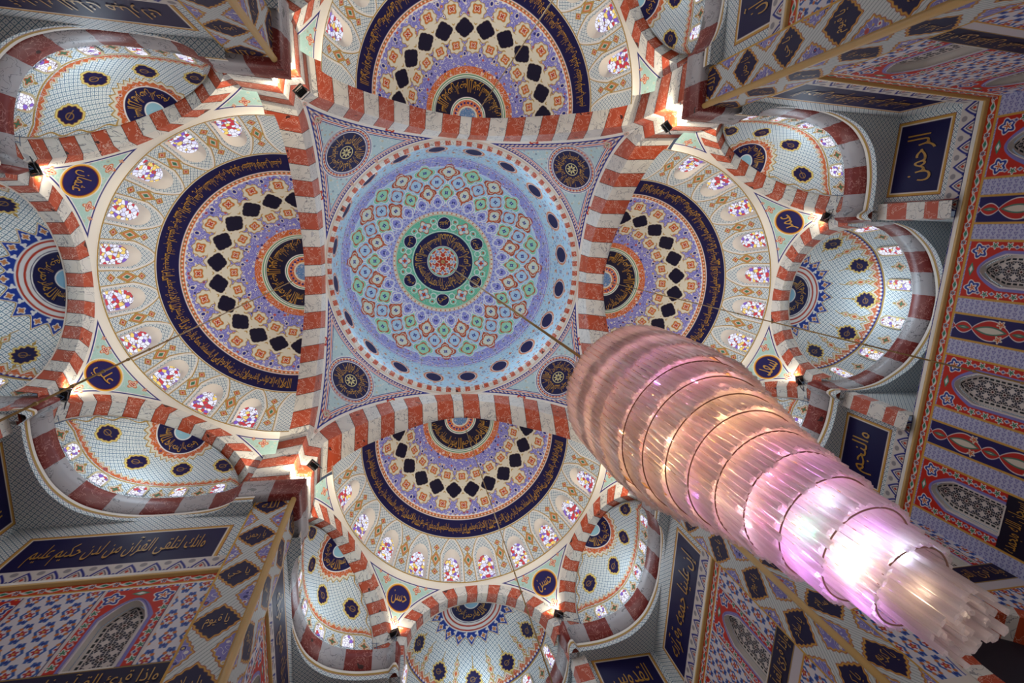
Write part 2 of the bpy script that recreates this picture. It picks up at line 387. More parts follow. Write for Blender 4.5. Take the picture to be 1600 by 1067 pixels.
    p.put(np.hypot(X, Y) - .072, WT); p.put(np.hypot(X, Y) - .066, NV)
    X = tx(6, t90 + pi / 6); q = lobed(X, Y, .062, 4, .22)
    p.put(q, RD); p.put(q + .01, CR); p.put(lobed(X, Y, .035, 4, -.3), (150, 190, 214)); p.put(lobed(X, Y, .02, 4, .3), RD)
    X = tx(12, t90 + pi / 12)
    for s_ in (-1, 1): p.put(np.maximum(np.abs(np.hypot(X - .0, Y - s_ * .03) - .03) - .004, s_ * (Y) * 0 - .001), WT)
    p.put(rhomb(X, Y - .035, .016, .012), RD)
    p.line(ph - radians(18.8), .006, WT); p.put((d - 18.4) * dg, NV)
    p.line(ph - radians(9.4), .008, WT); p.put((d - 9.1) * dg, (150, 206, 170)); p.put((d - 8.3) * dg, RD)
    for kk, dd in ((6, 5.2), (12, 6.9)):
        X = tx(kk, 0); Y = ph - radians(dd); q = lobed(X, Y, .02, 4, .3); p.put(q - .004, CR); p.put(q + .006, (120, 150, 200))
    p.put(lobed(ph * np.cos(th), ph * np.sin(th), .06, 6, .25), CR); p.put(lobed(ph * np.cos(th), ph * np.sin(th), .048, 6, .25), RD); p.put(ph - .02, WT)
    uv = np.stack([th * 1., ph], -1)
    return grid_mesh('dome', P, [PAINT], p.c, p.w, uv, closed=True)
root = empty('main_dome', (0, 0, 0)); tag(root, 'large light-blue central dome with navy crown medallion and ring of navy ovals', 'dome')
ob('dome_shell', build_dome(), root)
mb = MB()
def fdome(off): return lambda t, u: dome_pt(t, np.maximum(off - u, .002)) * np.array([.996, .996, .9993])
ring_text(mb, FATIHA, fdome(radians(13.9)), radians(-100), radians(260), .125)
me = mb.mesh('lettering', [INK]); ob('crown_inscription', me, root)
for k, s_ in enumerate(('حي', 'قيوم', 'علي', 'غفور', 'رحيم', 'ملك')):
    mb = MB(); ring_text(mb, s_, fdome(radians(23.9)), radians(90 + 60 * k - 7.5), radians(90 + 60 * k + 7.5), .075); ob('disc_inscription', mb.mesh('lettering', [INK]), root)
# boss at the very centre
mb = MB(); mb.add(*tube([(0, 0, 5.575), (0, 0, 5.6)], .02, 12)); ob('hook_boss', mb.mesh('boss', [BRASS]), root)

# rim ring of alternating blocks
def build_rim():
    nb = 152; F = []; V = []; mi = []
    prof = [(RIM + .005, 4.11), (RIM - .028, 4.105), (RIM - .028, 4.125), (RIM - .028, 4.14), (RIM + .01, 4.15)]
    prof = [(RIM + .012, 4.085), (RIM - .002, 4.085), (RIM - .002, 4.10), (RIM - .03, 4.105), (RIM - .03, 4.145), (RIM + .01, 4.15)]
    seg = nb * 4; m = len(prof)
    P = np.array([[(r * cos(2 * pi * i / seg), r * sin(2 * pi * i / seg), h) for r, h in prof] for i in range(seg)])
    mi = [[(0 if j < 2 else (1 if (i // 4) % 2 else 2)) for j in range(m - 1)] for i in range(seg)]
    return grid_mesh('rim', P, [PLAS, RED, WHITE], midx=mi, smooth=False, closed=True)
ob('rim_ring', build_rim(), root)

# ------------------------------------------------------------------ great pendentives
ZC, RHO = 3.083, 1.412
def pend_dir(pol, az): return np.stack([np.sin(pol) * np.cos(az), np.sin(pol) * np.sin(az), np.cos(pol)], -1)
def face_h(y): return np.sqrt(np.maximum(RHO ** 2 - A ** 2 - y ** 2, 0)) + ZC
def build_pend():
    n, m = 420, 260
    az = np.linspace(0, pi / 2, n)[:, None] + np.zeros((1, m)); t = np.linspace(0, 1, m)[None, :] + np.zeros((n, 1))
    pol0 = math.acos((4.088 - ZC) / RHO)
    # boundary on plane x=A or y=A : sin(pol)*max(cos,sin)=A/RHO
    mxx = np.maximum(np.cos(az), np.sin(az)); sp = np.clip(A / RHO / mxx, 0, 1); pol1 = np.maximum(np.where(True, np.arcsin(sp), 0), pol0 - .001)
    pol = pol0 + (pol1 - pol0) * t
    D = pend_dir(pol, az); P = D * RHO; P[..., 2] += ZC
    dx = RHO * (np.arccos(np.clip(D[..., 0], -1, 1)) - math.acos(A / RHO)); dy = RHO * (np.arccos(np.clip(D[..., 1], -1, 1)) - math.acos(A / RHO))
    de = np.minimum(dx, dy); dr = RHO * (pol - pol0); db = np.minimum(de, dr * 1.2)
    p = Pt((n, m), (172, 200, 206), (0, .45))
    p.put(db - .072, (60, 60, 130))
    p.put(db - .066, WT); along = np.where(dx < dy, P[..., 1], P[..., 0])
    p.put(db - .060, RD); p.put(db - .054, WT)
    ph_ = (P[..., 0] - P[..., 1]) * 32
    p.put(db - .048, DB); p.put(np.abs(db - .036) - .005 - .004 * np.cos(ph_ * 2 * pi), CR); p.put(np.abs(db - .036) - .001, OR); p.put(db - .024, DB)
    p.put(db - .020, (226, 222, 214))
    # medallion
    c = pend_dir(np.array(radians(54.6)), np.array(pi / 4)); ang = RHO * np.arccos(np.clip(D @ c, -1, 1))
    right = np.cross(np.array([cos(pi / 4), sin(pi / 4), 0]), [0, 0, 1.]); up = np.cross(right, c) ; up = up if up[2] > 0 else -up
    lx = (D @ right) * RHO; ly = (D @ up) * RHO; a2 = np.arctan2(ly, lx)
    p.put(ang - .198, WT); p.put(ang - .192, DB); p.put(ang - .186, CR); p.put(np.abs(ang - .174) - .004 - .003 * np.cos(40 * a2), RD); p.put(ang - .165, DB); p.put(ang - .158, WT); p.put(ang - .151, NV)
    # small diamonds in the corners of the field
    for pl, azz, s_ in ((71, 45, .036), (53, 27, .036), (53, 63, .036), (80, 45, .02), (66, 38, .018), (66, 52, .018), (45.4, 38, .012), (45.4, 52, .012)):
        cc = pend_dir(np.array(radians(pl)), np.array(radians(azz))); r2 = np.cross(np.array([cos(radians(azz)), sin(radians(azz)), 0]), [0, 0, 1.]); u2 = np.cross(r2, cc)
        X = (D @ r2) * RHO; Y = (D @ u2) * RHO; near = np.where(D @ cc > .9, 0., 9.)
        p.put(lobed(X, Y, s_, 4, .25, 0) + near, RD); p.put(lobed(X, Y, s_ * .68, 4, .2) + near, CR); p.put(lobed(X, Y, s_ * .4, 4, .3) + near, (90, 130, 110)); p.put(lobed(X, Y, s_ * .18, 4, .2) + near, RD)
    uv = np.stack([lx, ly], -1)
    def fn(Q, scale=.998):
        d_ = c[None] + (right[None] * Q[:, :1] + up[None] * Q[:, 1:2]) / RHO; d_ /= np.linalg.norm(d_, axis=1, keepdims=True); V = d_ * RHO * scale; V[:, 2] += ZC; return V
    return grid_mesh('pendentive', P, [PAINT], p.c, p.w, uv), fn
pend_me, pend_fn = build_pend()
mb = MB()
def circ_fn(t, u):  # ring text in the medallion, letters standing outward
    rr = .106 + u; return pend_fn(np.stack([rr * np.cos(t), rr * np.sin(t)], -1))
mb2 = MB()
def put_ring(mb, text, R, h):
    ws = text.split(); tot = sum(max(len(x), 2) for x in ws); t = 0
    for x in ws:
        dt = 2 * pi * max(len(x), 2) / tot; V, F = glyphs(x)
        if len(V):
            W = V[:, 0].max() - V[:, 0].min(); a_ = (t + dt / 2) - V[:, 0] * (dt * .95 / W); rr = R + V[:, 1] * h
            mb.add(pend_fn(np.stack([rr * np.sin(-a_), rr * np.cos(a_)], -1)), F)
        t += dt
put_ring(mb2, IKHLAS, .104, .075); ins_me = mb2.mesh('lettering', [INK])
mb3 = MB()
rr_ = []
for k in range(8):
    a_ = k * pi / 4; mb3.add(pend_fn(np.array([[.042 * cos(a_ + s * .34) * q, .042 * sin(a_ + s * .34) * q] for s, q in ((-1, .55), (0, .16), (1, .55), (0, 1))]), .9975), [(0, 1, 2, 3)])
a_ = np.linspace(0, 2 * pi, 33)[:-1]; V = pend_fn(np.concatenate([np.stack([r_ * np.cos(a_), r_ * np.sin(a_)], -1) for r_ in (.05, .044)]), .9975)
mb3.add(V, [(i, (i + 1) % 32, 32 + (i + 1) % 32, 32 + i) for i in range(32)]); ros_me = mb3.mesh('rosette', [plain('pale_gold', L(206, 196, 140), .45)])
PC = {0: 'hidden behind the chandelier', 1: 'at the lower left of the central dome', 2: 'at the upper left of the central dome', 3: 'at the upper right of the central dome'}
for k in range(4):
    r_ = empty('pendentive', (0, 0, 0), k * pi / 2)
    tag(r_, 'pale blue triangular pendentive with round navy medallion ' + {0: 'beside the top of the chandelier'}.get(k, PC[k]), 'pendentive', 'pendentives under the central dome')
    ob('painted_field', pend_me, r_); ob('medallion_inscription', ins_me, r_); ob('medallion_rosette', ros_me, r_)

# ------------------------------------------------------------------ great arches (arm frame, along +x)
def h_in(y): return 3.929 - .926 * y ** 2 + .029 * y ** 4
def h_out(y): return 3.793 - .96 * y ** 2 + .106 * y ** 4
YJ = .92
def build_great_arch():
    bnd = [0, .042]
    L_ = [.042]; st = .125
    # block edges measured along the arch (angle-like parameter s = arclength of inner curve)
    ys = np.linspace(0, YJ, 400); hs = h_in(ys); s = np.concatenate([[0], np.cumsum(np.hypot(np.diff(ys), np.diff(hs)))])
    tot = s[-1]; hb = h_in(YJ)
    edges = [.04]
    while edges[-1] < tot + (hb - HW) + .2: edges.append(edges[-1] + .128)
    V, F, mi = [], [], []
    P = []; mats = []
    def station(sv):
        if sv <= tot:
            y = float(np.interp(sv, s, ys)); yf = y * A / YJ
            return [(A, yf, float(face_h(yf))), (A + .006, y, float(h_in(y))), (1.145 + .03 * y * y, y, float(h_out(y)))]
        z = hb - (sv - tot); zf = float(face_h(A)) - (sv - tot) * .0 
        zf = float(face_h(A)) - (float(face_h(A)) - (HW - .01)) * (sv - tot) / (hb - HW + .01)
        zo = float(h_out(YJ)) - (float(h_out(YJ)) - (HW - .01)) * (sv - tot) / (hb - HW + .01)
        return [(A, A, zf), (A + .006, YJ, z), (1.172, YJ, zo)]
    send = tot + hb - HW + .008
    rows, kinds = [], []
    samples = [(0., 0)]
    for sg in (-1, 1):
        prev = 0.; e = [x for x in edges if x < send] + [send]
        for bi, ed in enumerate(e):
            kk = 0 if bi % 2 == 0 else 1   # 0 white, 1 red
            nseg = 3
            for q in range(nseg):
                rows.append((sg, prev + (ed - prev) * q / nseg, prev + (ed - prev) * (q + 1) / nseg, kk))
            prev = ed
    jl = .0016
    for sg, s0, s1, kk in rows:
        a_, b_ = station(s0), station(s1); o = len(V)
        for st_ in (a_, b_):
            for x, y, z in st_: V.append((x, sg * y, z))
        F += [(o, o + 1, o + 4, o + 3), (o + 1, o + 2, o + 5, o + 4)]; mi += [kk, kk]
    # outer edge line
    me = raw_mesh('great_arch', T(V), F, [WHITE, RED], mi)
    # white lip along the face top and a thin dark joint line along outer edge
    mbl = MB()
    yy = np.linspace(-1, 1, 81)
    for half in (0, 1):
        pass
    pts = [(1.147 + .03 * (y * YJ) ** 2, y * YJ, float(h_out(y * YJ)) - .001) for y in yy]
    mbl.tube(pts, .004, 5)
    joints = MB()
    for e in edges:
        if e >= send: break
        a_ = station(e)
        for sg in (-1, 1):
            joints.tube([(x - .0, sg * y, z) for x, y, z in a_], .0016, 4)
    return me, mbl.mesh('arch_lip', [PLAS]), joints.mesh('arch_joint', [LINE])
ga, gl, gj = build_great_arch()
for k, (nm, _) in enumerate(ARMS):
    r_ = empty('great_arch', (0, 0, 0), k * pi / 2); tag(r_, 'broad red and white striped arch ' + SIDE[k], 'arch', 'great arches round the central dome')
    ob('voussoir_band', ga, r_); ob('edge_lip', gl, r_); ob('voussoir_joint', gj, r_)
# cream border strip where face meets pendentive is painted on the pendentive

# ------------------------------------------------------------------ half domes
XS = 1.09
_rp = np.array([(.845, 2.968), (.840, 3.0), (.80, 3.09), (.735, 3.195), (.68, 3.28), (.61, 3.36), (.53, 3.437), (.46, 3.50), (.37, 3.585), (.28, 3.66), (.2, 3.712), (.12, 3.75), (.06, 3.772), (0.0, 3.78)])
_sl = np.concatenate([[0], np.cumsum(np.hypot(*np.diff(_rp, axis=0).T))])
def hd_prof(s):
    # smooth the polyline a little
    r = np.interp(s, _sl, _rp[:, 0]); h = np.interp(s, _sl, _rp[:, 1]); return r, h
_sd = np.linspace(0, _sl[-1], 400); _r, _h = hd_prof(_sd)
def smooth_(a, k=25):
    pad = np.concatenate([2 * a[0] - a[1:k + 1][::-1], a, 2 * a[-1] - a[-k - 1:-1][::-1]]); return np.convolve(pad, np.ones(2 * k + 1) / (2 * k + 1), 'valid')
_rs, _hs = smooth_(_r), smooth_(_h); _rs[-1] = 0
WIN_A = [radians(8.2 + 16.45 * i) for i in range(5)]; WIN_A = [-a for a in WIN_A[::-1]] + WIN_A
def hd_pt(psi, s):
    r = np.interp(s, _sd, _rs); h = np.interp(s, _sd, _hs); return np.stack([XS + r * np.cos(psi), r * np.sin(psi), h + 0 * psi], -1)
def s_of_r(rv): return float(np.interp(-rv, -_rs, _sd))
WS0, WS1 = .020, s_of_r(.70)      # window opening on the surface
WTOP = s_of_r(.742)
def win_outline(hw, s0, s1, n=15):
    """pointed arch outline in (x,s)"""
    sp = s0 + (s1 - s0) * .45; L_ = [(-hw, s0), (-hw, sp)]
    for i in range(1, n):
        t = i / n; x = -hw + hw * t; L_.append((x, sp + (s1 - sp) * (1 - (1 - t) ** 1.7)))
    L_.append((0, s1)); return L_ + [(-x, y) for x, y in L_[:-1][::-1]]
def build_half_dome():
    n, m = 900, 420
    psi = np.linspace(-pi / 2 - .02, pi / 2 + .02, n)[:, None] + np.zeros((1, m)); s = np.linspace(0, _sl[-1] - .0005, m)[None, :] + np.zeros((n, 1))
    P = hd_pt(psi, s); r = np.interp(s, _sd, _rs)
    sr = {v: s_of_r(v) for v in (.838, .70, .682, .615, .60, .46, .53, .39, .285, .25, .235, .12, .085)}
    tx = lambda k, t0=0.: fold(psi, k, t0) * r
    N22 = 2 * pi / radians(16.45)
    def fo(t0=0.):
        pd = radians(16.45); return ((psi - t0 + pd / 2) % pd - pd / 2) * r
    p = Pt((n, m), WT, (1, 0))
    # window belt
    X = fo(radians(8.225)); Y = s - WS0
    hw = .062; X = fo(radians(8.225))
    out = lambda hw_, top: np.maximum(np.abs(X) - hw_ * np.clip((top - Y) / (.42 * top), 0, 1) ** .55, Y - top)
    topY = s_of_r(.692) - WS0
    p.put(out(.084, topY), GD); p.put(out(.078, topY - .006), WT); p.put(out(.068, topY - .018), WT, (1, 0))
    # motif columns between windows
    X2 = fo(0.)
    Yc = (WS0 + sr[.70]) / 2
    for yy, a, b in ((-.088, .020, .022), (0., .026, .048), (.078, .018, .02)):
        q = rhomb(X2, s - Yc - yy, a * 1.25, b * 1.25); p.put(q, GD); p.put(q + .007, CR, (0, .0)); p.put(rhomb(X2, s - Yc - yy, a * .85, b * .85), OR); p.put(rhomb(X2, s - Yc - yy, a * .6, b * .6), CR); p.put(rhomb(X2, s - Yc - yy, a * .4, b * .4), (70, 120, 90) if b > .03 else RD)
    p.line(X2 + .0 + 0 * s, .0035, GD) if False else None
    p.put(s - .014, GD); p.put(s - .004, WT)
    # inscription band
    p.put(sr[.70] - s, GD); p.put(sr[.70] + .008 - s, WT); p.put(sr[.70] + .012 - s, NV)
    p.put(sr[.615] - s, WT); p.put(sr[.615] + .006 - s, OR)
    X = tx(150); p.put(np.maximum(np.hypot(X, s - sr[.615] - .017) - .006, -1), CR); p.put(np.hypot(tx(150, pi / 150), s - sr[.615] - .012) - .004, (70, 130, 100))
    p.put(sr[.615] + .028 - s, WT); zz = np.abs(fold(psi, 110)) / (pi / 110)
    p.put(sr[.615] + .032 + .01 * zz - s, (128, 128, 204), (0, .9))
    # chain of navy diamonds
    def chain(layer):
        for rv, t0, R in ((.46, radians(8.225), .064), (.535, 0., .042), (.385, 0., .038), (.50, 0., .02), (.42, 0., .02)):
            X = fo(t0); Y = s - s_of_r(rv); q = lobed(X, Y, R, 8, .10)
            if layer == 0: p.put(q - .012, GD)
            if layer == 1: p.put(q - .007, CR)
    chain(0); chain(1)
    for rv, R in ((.54, .026), (.385, .024)):
        X = fo(0.); Y = s - s_of_r(rv); q = lobed(X, Y, R, 4, .2, pi / 4); p.put(q - .004, GD); p.put(q, OR); p.put(q + .009, CR); p.put(q + .015, RD)
    for rv, R in ((.572, .012), (.345, .010)):
        X = fo(radians(8.225)); Y = s - s_of_r(rv); q = np.hypot(X * 1.4, Y) - R; p.put(q - .006, CR); p.put(q, DB)
    X = fo(radians(8.225)); Y = s - s_of_r(.46); q = np.maximum(rhomb(X, Y, .064, .064), np.maximum(np.abs(X), np.abs(Y)) - .054) + .0016 * np.cos(12 * np.arctan2(Y, X) + pi); p.put(q - .003, (70, 50, 24)); p.put(q, (20, 16, 44))
    # crown
    p.put(sr[.285] - s, OR, (0, .8)); p.put(sr[.25] - s, CR); p.put(sr[.25] + .007 - s, (70, 140, 100)); p.put(sr[.25] + .014 - s, WT); p.put(sr[.25] + .022 - s, (70, 140, 100)); p.put(sr[.25] + .027 - s, WT); p.put(sr[.25] + .032 - s, (22, 18, 50))
    p.put(sr[.12] - s, WT); p.put(sr[.12] + .007 - s, (70, 140, 100)); p.put(sr[.12] + .013 - s, WT); p.put(sr[.12] + .02 - s, OR, (0, .6)); 
    p.put(np.hypot(tx(22), s - s_of_r(.085)) - .007, DB); p.put(sr[.085] + .02 - s, CR); p.put(sr[.085] + .03 - s, (90, 130, 180), (0, .5))
    # holes for the windows
    X = fo(radians(8.225)); hole = np.zeros((n, m), bool)
    Yw = s - WS0; tw = WTOP - WS0
    hole = (np.abs(X) < .057 * np.sqrt(1 - np.clip((Yw / tw - .58) / .42, 0, 1) ** 2)) & (Yw > 0) & (Yw < tw) & (np.abs(psi) < radians(84))
    uv = np.stack([psi * .75, s], -1)
    return grid_mesh('half_dome', P, [PAINT], p.c, p.w, uv, hole=hole)
hd_me = build_half_dome()
def build_window(a):
    """embrasure from the dome surface to a vertical pane standing at the outside"""
    tw = WTOP - WS0; n = 12
    def outl(hw, s0, s1):
        L_ = []
        for i in range(5): L_.append((-hw, s0 + (s1 - s0) * .58 * i / 4))
        for i in range(1, n + 1):
            y = .58 + .42 * sin(pi / 2 * i / n); L_.append((-hw * cos(pi / 2 * i / n), s0 + (s1 - s0) * y))
        return L_ + [(-x, y) for x, y in L_[:-1][::-1]]
    O = outl(.059, WS0 - .004, WTOP + .004)
    rad = .842
    z0, z1 = 2.995, 3.148
    I = outl(.051, WS0 + .004, WS0 + (WTOP - WS0) * .84)
    V = []; 
    for x, s in O:
        r = float(np.interp(s, _sd, _rs)); p = hd_pt(np.array([a + x / r]), np.array([s]))[0]; 
        d = np.array([cos(a), sin(a)]); p[0] -= d[0] * .003; p[1] -= d[1] * .003; V.append(p)
    N = len(O)
    for x, s in I:
        r = float(np.interp(s, _sd, _rs)); p = hd_pt(np.array([a + x / r]), np.array([s]))[0]; d = np.array([cos(a), sin(a)]); p[0] += d[0] * .028; p[1] += d[1] * .028; p[2] += .006; V.append(p)
    F = [(i, i + 1, N + i + 1, N + i) for i in range(N - 1)] + [(N - 1, 0, N, 2 * N - 1)]
    frame = MB(); frame.add(V, F)
    # inner moulding round the pane
    pm = MB(); pm.add([V[N + i] - np.array([cos(a), sin(a), 0]) * .004 for i in range(N)], [(i, i + 1, N - 2 - i, N - 1 - i) for i in range(N // 2 - 1)] + [(N // 2 - 1, N // 2, N // 2 + 1)])
    return frame.mesh('window_reveal', [PLAS]), pm.mesh('pane', [PANE])
wins = [build_window(a) for a in WIN_A]
def inscription_hd():
    mb = MB(); fn = lambda t, u: hd_pt(t, s_of_r(.657) + u) + np.stack([-np.cos(t) * .003, -np.sin(t) * .003, -.003 + 0 * t], -1)
    ring_text(mb, KURSI, fn, radians(-88), radians(88), .072); 
    fn2 = lambda t, u: hd_pt(t, s_of_r(.185) + u) + np.stack([-np.cos(t) * .002, -np.sin(t) * .002, -.004 + 0 * t], -1)
    mb2 = MB(); ring_text(mb2, 'بسم الله الرحمن الرحيم الله نور السماوات والأرض', fn2, radians(-88), radians(88), .085)
    return mb.mesh('lettering', [INK]), mb2.mesh('lettering', [INK])
hi1, hi2 = inscription_hd()
for k, (nm, _) in enumerate(ARMS):
    r_ = empty('half_dome', (0, 0, 0), k * pi / 2)
    tag(r_, 'half dome with navy inscription band and stained windows, ' + SIDE[k], 'half dome', 'half domes round the central dome')
    ob('vault_shell', hd_me, r_); ob('band_inscription', hi1, r_); ob('crown_inscription', hi2, r_)
    for f_, g_ in wins:
        fo_ = ob('window_reveal', f_, r_); ob('pane', g_, fo_)

# ------------------------------------------------------------------ hexagon arches, spandrels
DO, RO, HO = .858, .522, 2.455
DI = .955
ND = {0: 0., 1: radians(60), -1: radians(-60)}
def loc2(ang, d, s): return (XS + d * cos(ang) - s * sin(ang), d * sin(ang) + s * cos(ang))
def build_small_arch(sh=0.):
    """axial arch in the arm frame (normal along +x)"""
    V, F, mi = [], [], []; nb = 21; tot = pi
    def station(t):   # t angle from crown
        y = sin(t); z = cos(t)
        so = RO * y; ho = HO + RO * z if abs(t) <= pi / 2 else None
        sy = min(abs(RO * y), DO * tan(radians(29.9))); hh_ = 2.970 - .345 * min(max((hypot(DO, sy) - .842) / .151, 0), 1) ** (1 / .62)
        hh_ = hh_ if abs(t) < 1.25 else HO + RO * z
        f = [(DO, sy * (1 if y > 0 else -1), hh_), (DO + .008, .438 * y + sh, 2.468 + .425 * z), (DI, .432 * y + sh, 2.485 + .44 * z)]
        return f
    e = [(-pi / 2) + pi * i / nb for i in range(nb + 1)]
    J = MB()
    for i in range(nb):
        kk = 1 if (i - nb // 2) % 2 == 0 else 0
        for q in range(3):
            a_, b_ = station(e[i] + (e[i + 1] - e[i]) * q / 3), station(e[i] + (e[i + 1] - e[i]) * (q + 1) / 3); o = len(V)
            V += [(XS + x, y, z) for x, y, z in a_ + b_]; F += [(o, o + 1, o + 4, o + 3), (o + 1, o + 2, o + 5, o + 4)]; mi += [kk, kk]
        J.tube([(XS + x, y, z) for x, y, z in station(e[i])], .0013, 4)
    # lip on the inner edge
    Lp = MB(); Lp.tube([(XS + DI, .430 * sin(t) + sh, 2.485 + .438 * cos(t)) for t in np.linspace(-pi / 2, pi / 2, 61)], .004, 5)
    return raw_mesh('small_arch', T(V), F, [WHITE, RED], mi), Lp.mesh('lip', [PLAS]), J.mesh('joint', [LINE])
SA = {0: build_small_arch(), 1: build_small_arch(-.03), -1: build_small_arch(.03)}
def span_r(h): return .842 + .151 * np.clip((2.970 - h) / .345, 0, 1.2) ** .62
def span_hb(rb): return 2.970 - .345 * np.clip((rb - .842) / .151, 0, 1) ** (1 / .62)
def build_spandrel(a0=None):
    """triangle round the post at azimuth 30deg: psi 0..60"""
    n, m = 300, 150
    psi = np.linspace(0, radians(60), n)[:, None] + np.zeros((1, m)); t = np.linspace(0, 1, m)[None, :] + np.zeros((n, 1))
    pc = np.where(psi < radians(30), 0., radians(60)); rb = DO / np.cos(psi - pc); sb = DO * np.tan(psi - pc)
    hb = span_hb(rb); rt, ht = .842, 2.970
    h = ht + (hb - ht) * t; r = span_r(h)
    P = np.stack([XS + r * np.cos(psi), r * np.sin(psi), h], -1)
    # local coordinates centred on the post azimuth
    mid = radians(30); X = (psi - mid) * r; Y = h
    # distances
    dtop = (ht - h) ; darch = (h - hb) * np.cos(np.arctan2(np.abs(sb), np.sqrt(np.maximum(RO ** 2 - sb ** 2, 1e-4))))
    darch = np.minimum((h - hb) * 1.0, np.hypot(r * np.cos(psi - pc) * 0 + sb * r / rb, h - HO) - RO + .004)
    db = np.minimum(dtop * .95, darch)
    p = Pt((n, m), (226, 222, 212)); w_ = .5
    inner = .030; db = np.minimum(dtop * 1.1, darch + .020)
    p.put(inner - 0 - db, (34, 36, 110)); p.put(inner + .005 - db, WT); p.put(inner + .009 - db, (168, 204, 196), (0, .35))
    cy = 2.838; q = np.hypot(X, Y - cy)
    if a0 is not None: q = q + 9
    p.put(q - .088, WT); p.put(q - .084, (222, 170, 60)); p.put(q - .076, (120, 30, 20)); p.put(q - .072, (26, 20, 84))
    for xx, yy, s_ in ((0, 2.70, .022), (.105, 2.915, .02), (-.105, 2.915, .02), (0, 2.665, .008), (.16, 2.935, .008), (-.16, 2.935, .008)):
        q = lobed(X - xx, Y - yy, s_, 4, .3); p.put(q, OR); p.put(q + s_ * .3, CR); p.put(q + s_ * .6, RD)
    uv = np.stack([X, Y], -1); hole = None
    if a0 is not None:
        ax_ = XS + r * np.cos(psi + radians(a0)); hole = ax_ < 1.118
    return grid_mesh('spandrel', P, [PAINT], p.c, p.w, uv, hole=hole)
sp_me = build_spandrel(); sp_cut = {60: build_spandrel(60), -120: build_spandrel(-120)}
def span_fn(Q, mid=radians(30), cy=2.835):
    h = cy + Q[:, 1]; r = .885 - .05 * 0 + (2.835 - h) * .18 ; r = span_r(h) - .004
    a_ = mid - Q[:, 0] / r; return np.stack([XS + r * np.cos(a_), r * np.sin(a_), h], -1)
DN = {0: ('سعد', 'عمر'), 1: ('حسن', 'حسين'), 2: ('عثمان', 'علي'), 3: ('طلحة', 'زبير')}
for k, (nm, _) in enumerate(ARMS):
    rz = k * pi / 2
    for j, (kk, extra) in enumerate(((0, 'end'), (1, 'corner'), (-1, 'corner'))):
        # rotate axial arch about (XS,0)
        ang = ND[kk]; r_ = empty('small_arch', (0, 0, 0), rz)
        nxt = {0: 'over the end recess', 1: 'over the clockwise corner recess', -1: 'over the anticlockwise corner recess'}[kk]
        tag(r_, 'small striped arch %s, %s' % (nxt, SIDE[k]), 'arch', 'small arches under the half domes')
        for nme, me in zip(('voussoir_band', 'edge_lip', 'voussoir_joint'), SA[kk]):
            o = ob(nme, me, r_); o.rotation_euler = (0, 0, ang)
            o.location = (XS * S * (1 - cos(ang)), -XS * S * sin(ang), 0)
    for j, (b0, nmz) in enumerate(((0, 'clockwise'), (-60, 'anticlockwise'))):
        r_ = empty('spandrel', (0, 0, 0), rz)
        tag(r_, 'pale spandrel with navy name disc, %s one in the bay %s' % (nmz, SIDE[k]), 'spandrel', 'spandrels with name discs')
        a_ = radians(b0); o = ob('painted_field', sp_me, r_); o.rotation_euler = (0, 0, a_); o.location = (XS * S * (1 - cos(a_)), -XS * S * sin(a_), 0)
        mb = MB(); letter(mb, DN[k][j], span_fn, .10, .085); o = ob('name_inscription', mb.mesh('lettering', [INK]), r_)
        o.rotation_euler = (0, 0, a_); o.location = (XS * S * (1 - cos(a_)), -XS * S * sin(a_), 0)
    for b0 in (60, -120):
        r_ = empty('spandrel', (0, 0, 0), rz); a_ = radians(b0)
        tag(r_, 'half hidden spandrel corner, bay %s, %s end' % (SIDE[k], 'clockwise' if b0 > 0 else 'anticlockwise'), 'spandrel', 'spandrel corners beside the great arches')
        o = ob('painted_field', sp_cut[b0], r_); o.rotation_euler = (0, 0, a_); o.location = (XS * S * (1 - cos(a_)), -XS * S * sin(a_), 0)

# ------------------------------------------------------------------ plan outline of the walls at cornice level
def catmull(P, k=8):
    P = [np.array(p, float) for p in P]; out = []
    for i in range(len(P) - 1):
        p0 = P[max(i - 1, 0)]; p1, p2 = P[i], P[i + 1]; p3 = P[min(i + 2, len(P) - 1)]
        for j in range(k):
            t = j / k; out.append(.5 * ((2 * p1) + (-p0 + p2) * t + (2 * p0 - 5 * p1 + 4 * p2 - p3) * t * t + (-p0 + 3 * p1 - 3 * p2 + p3) * t ** 3))
    out.append(P[-1]); return out
DIAG = [(1.205, .925), (1.27, .95), (1.36, .962), (1.47, .966), (1.58, .962), (1.69, .94), (1.79, .895), (1.87, .81), (1.912, .70), (1.925, .60), (1.925, .52)]
AXI = [(1.93, .455), (2.07, .458), (2.18, .44), (2.27, .405), (2.39, .32), (2.475, .2), (2.52, .08), (2.525, 0)]
diag = catmull(DIAG, 5); axi = catmull(AXI, 6)
half = [np.array(p) for p in ((.905, .905), (1.19, .905))] + diag + [np.array((1.893, .497)), np.array((1.893, .470))] + axi
path = half + [p * np.array([1, -1]) for p in half[:-1][::-1]]
path = np.array(path)
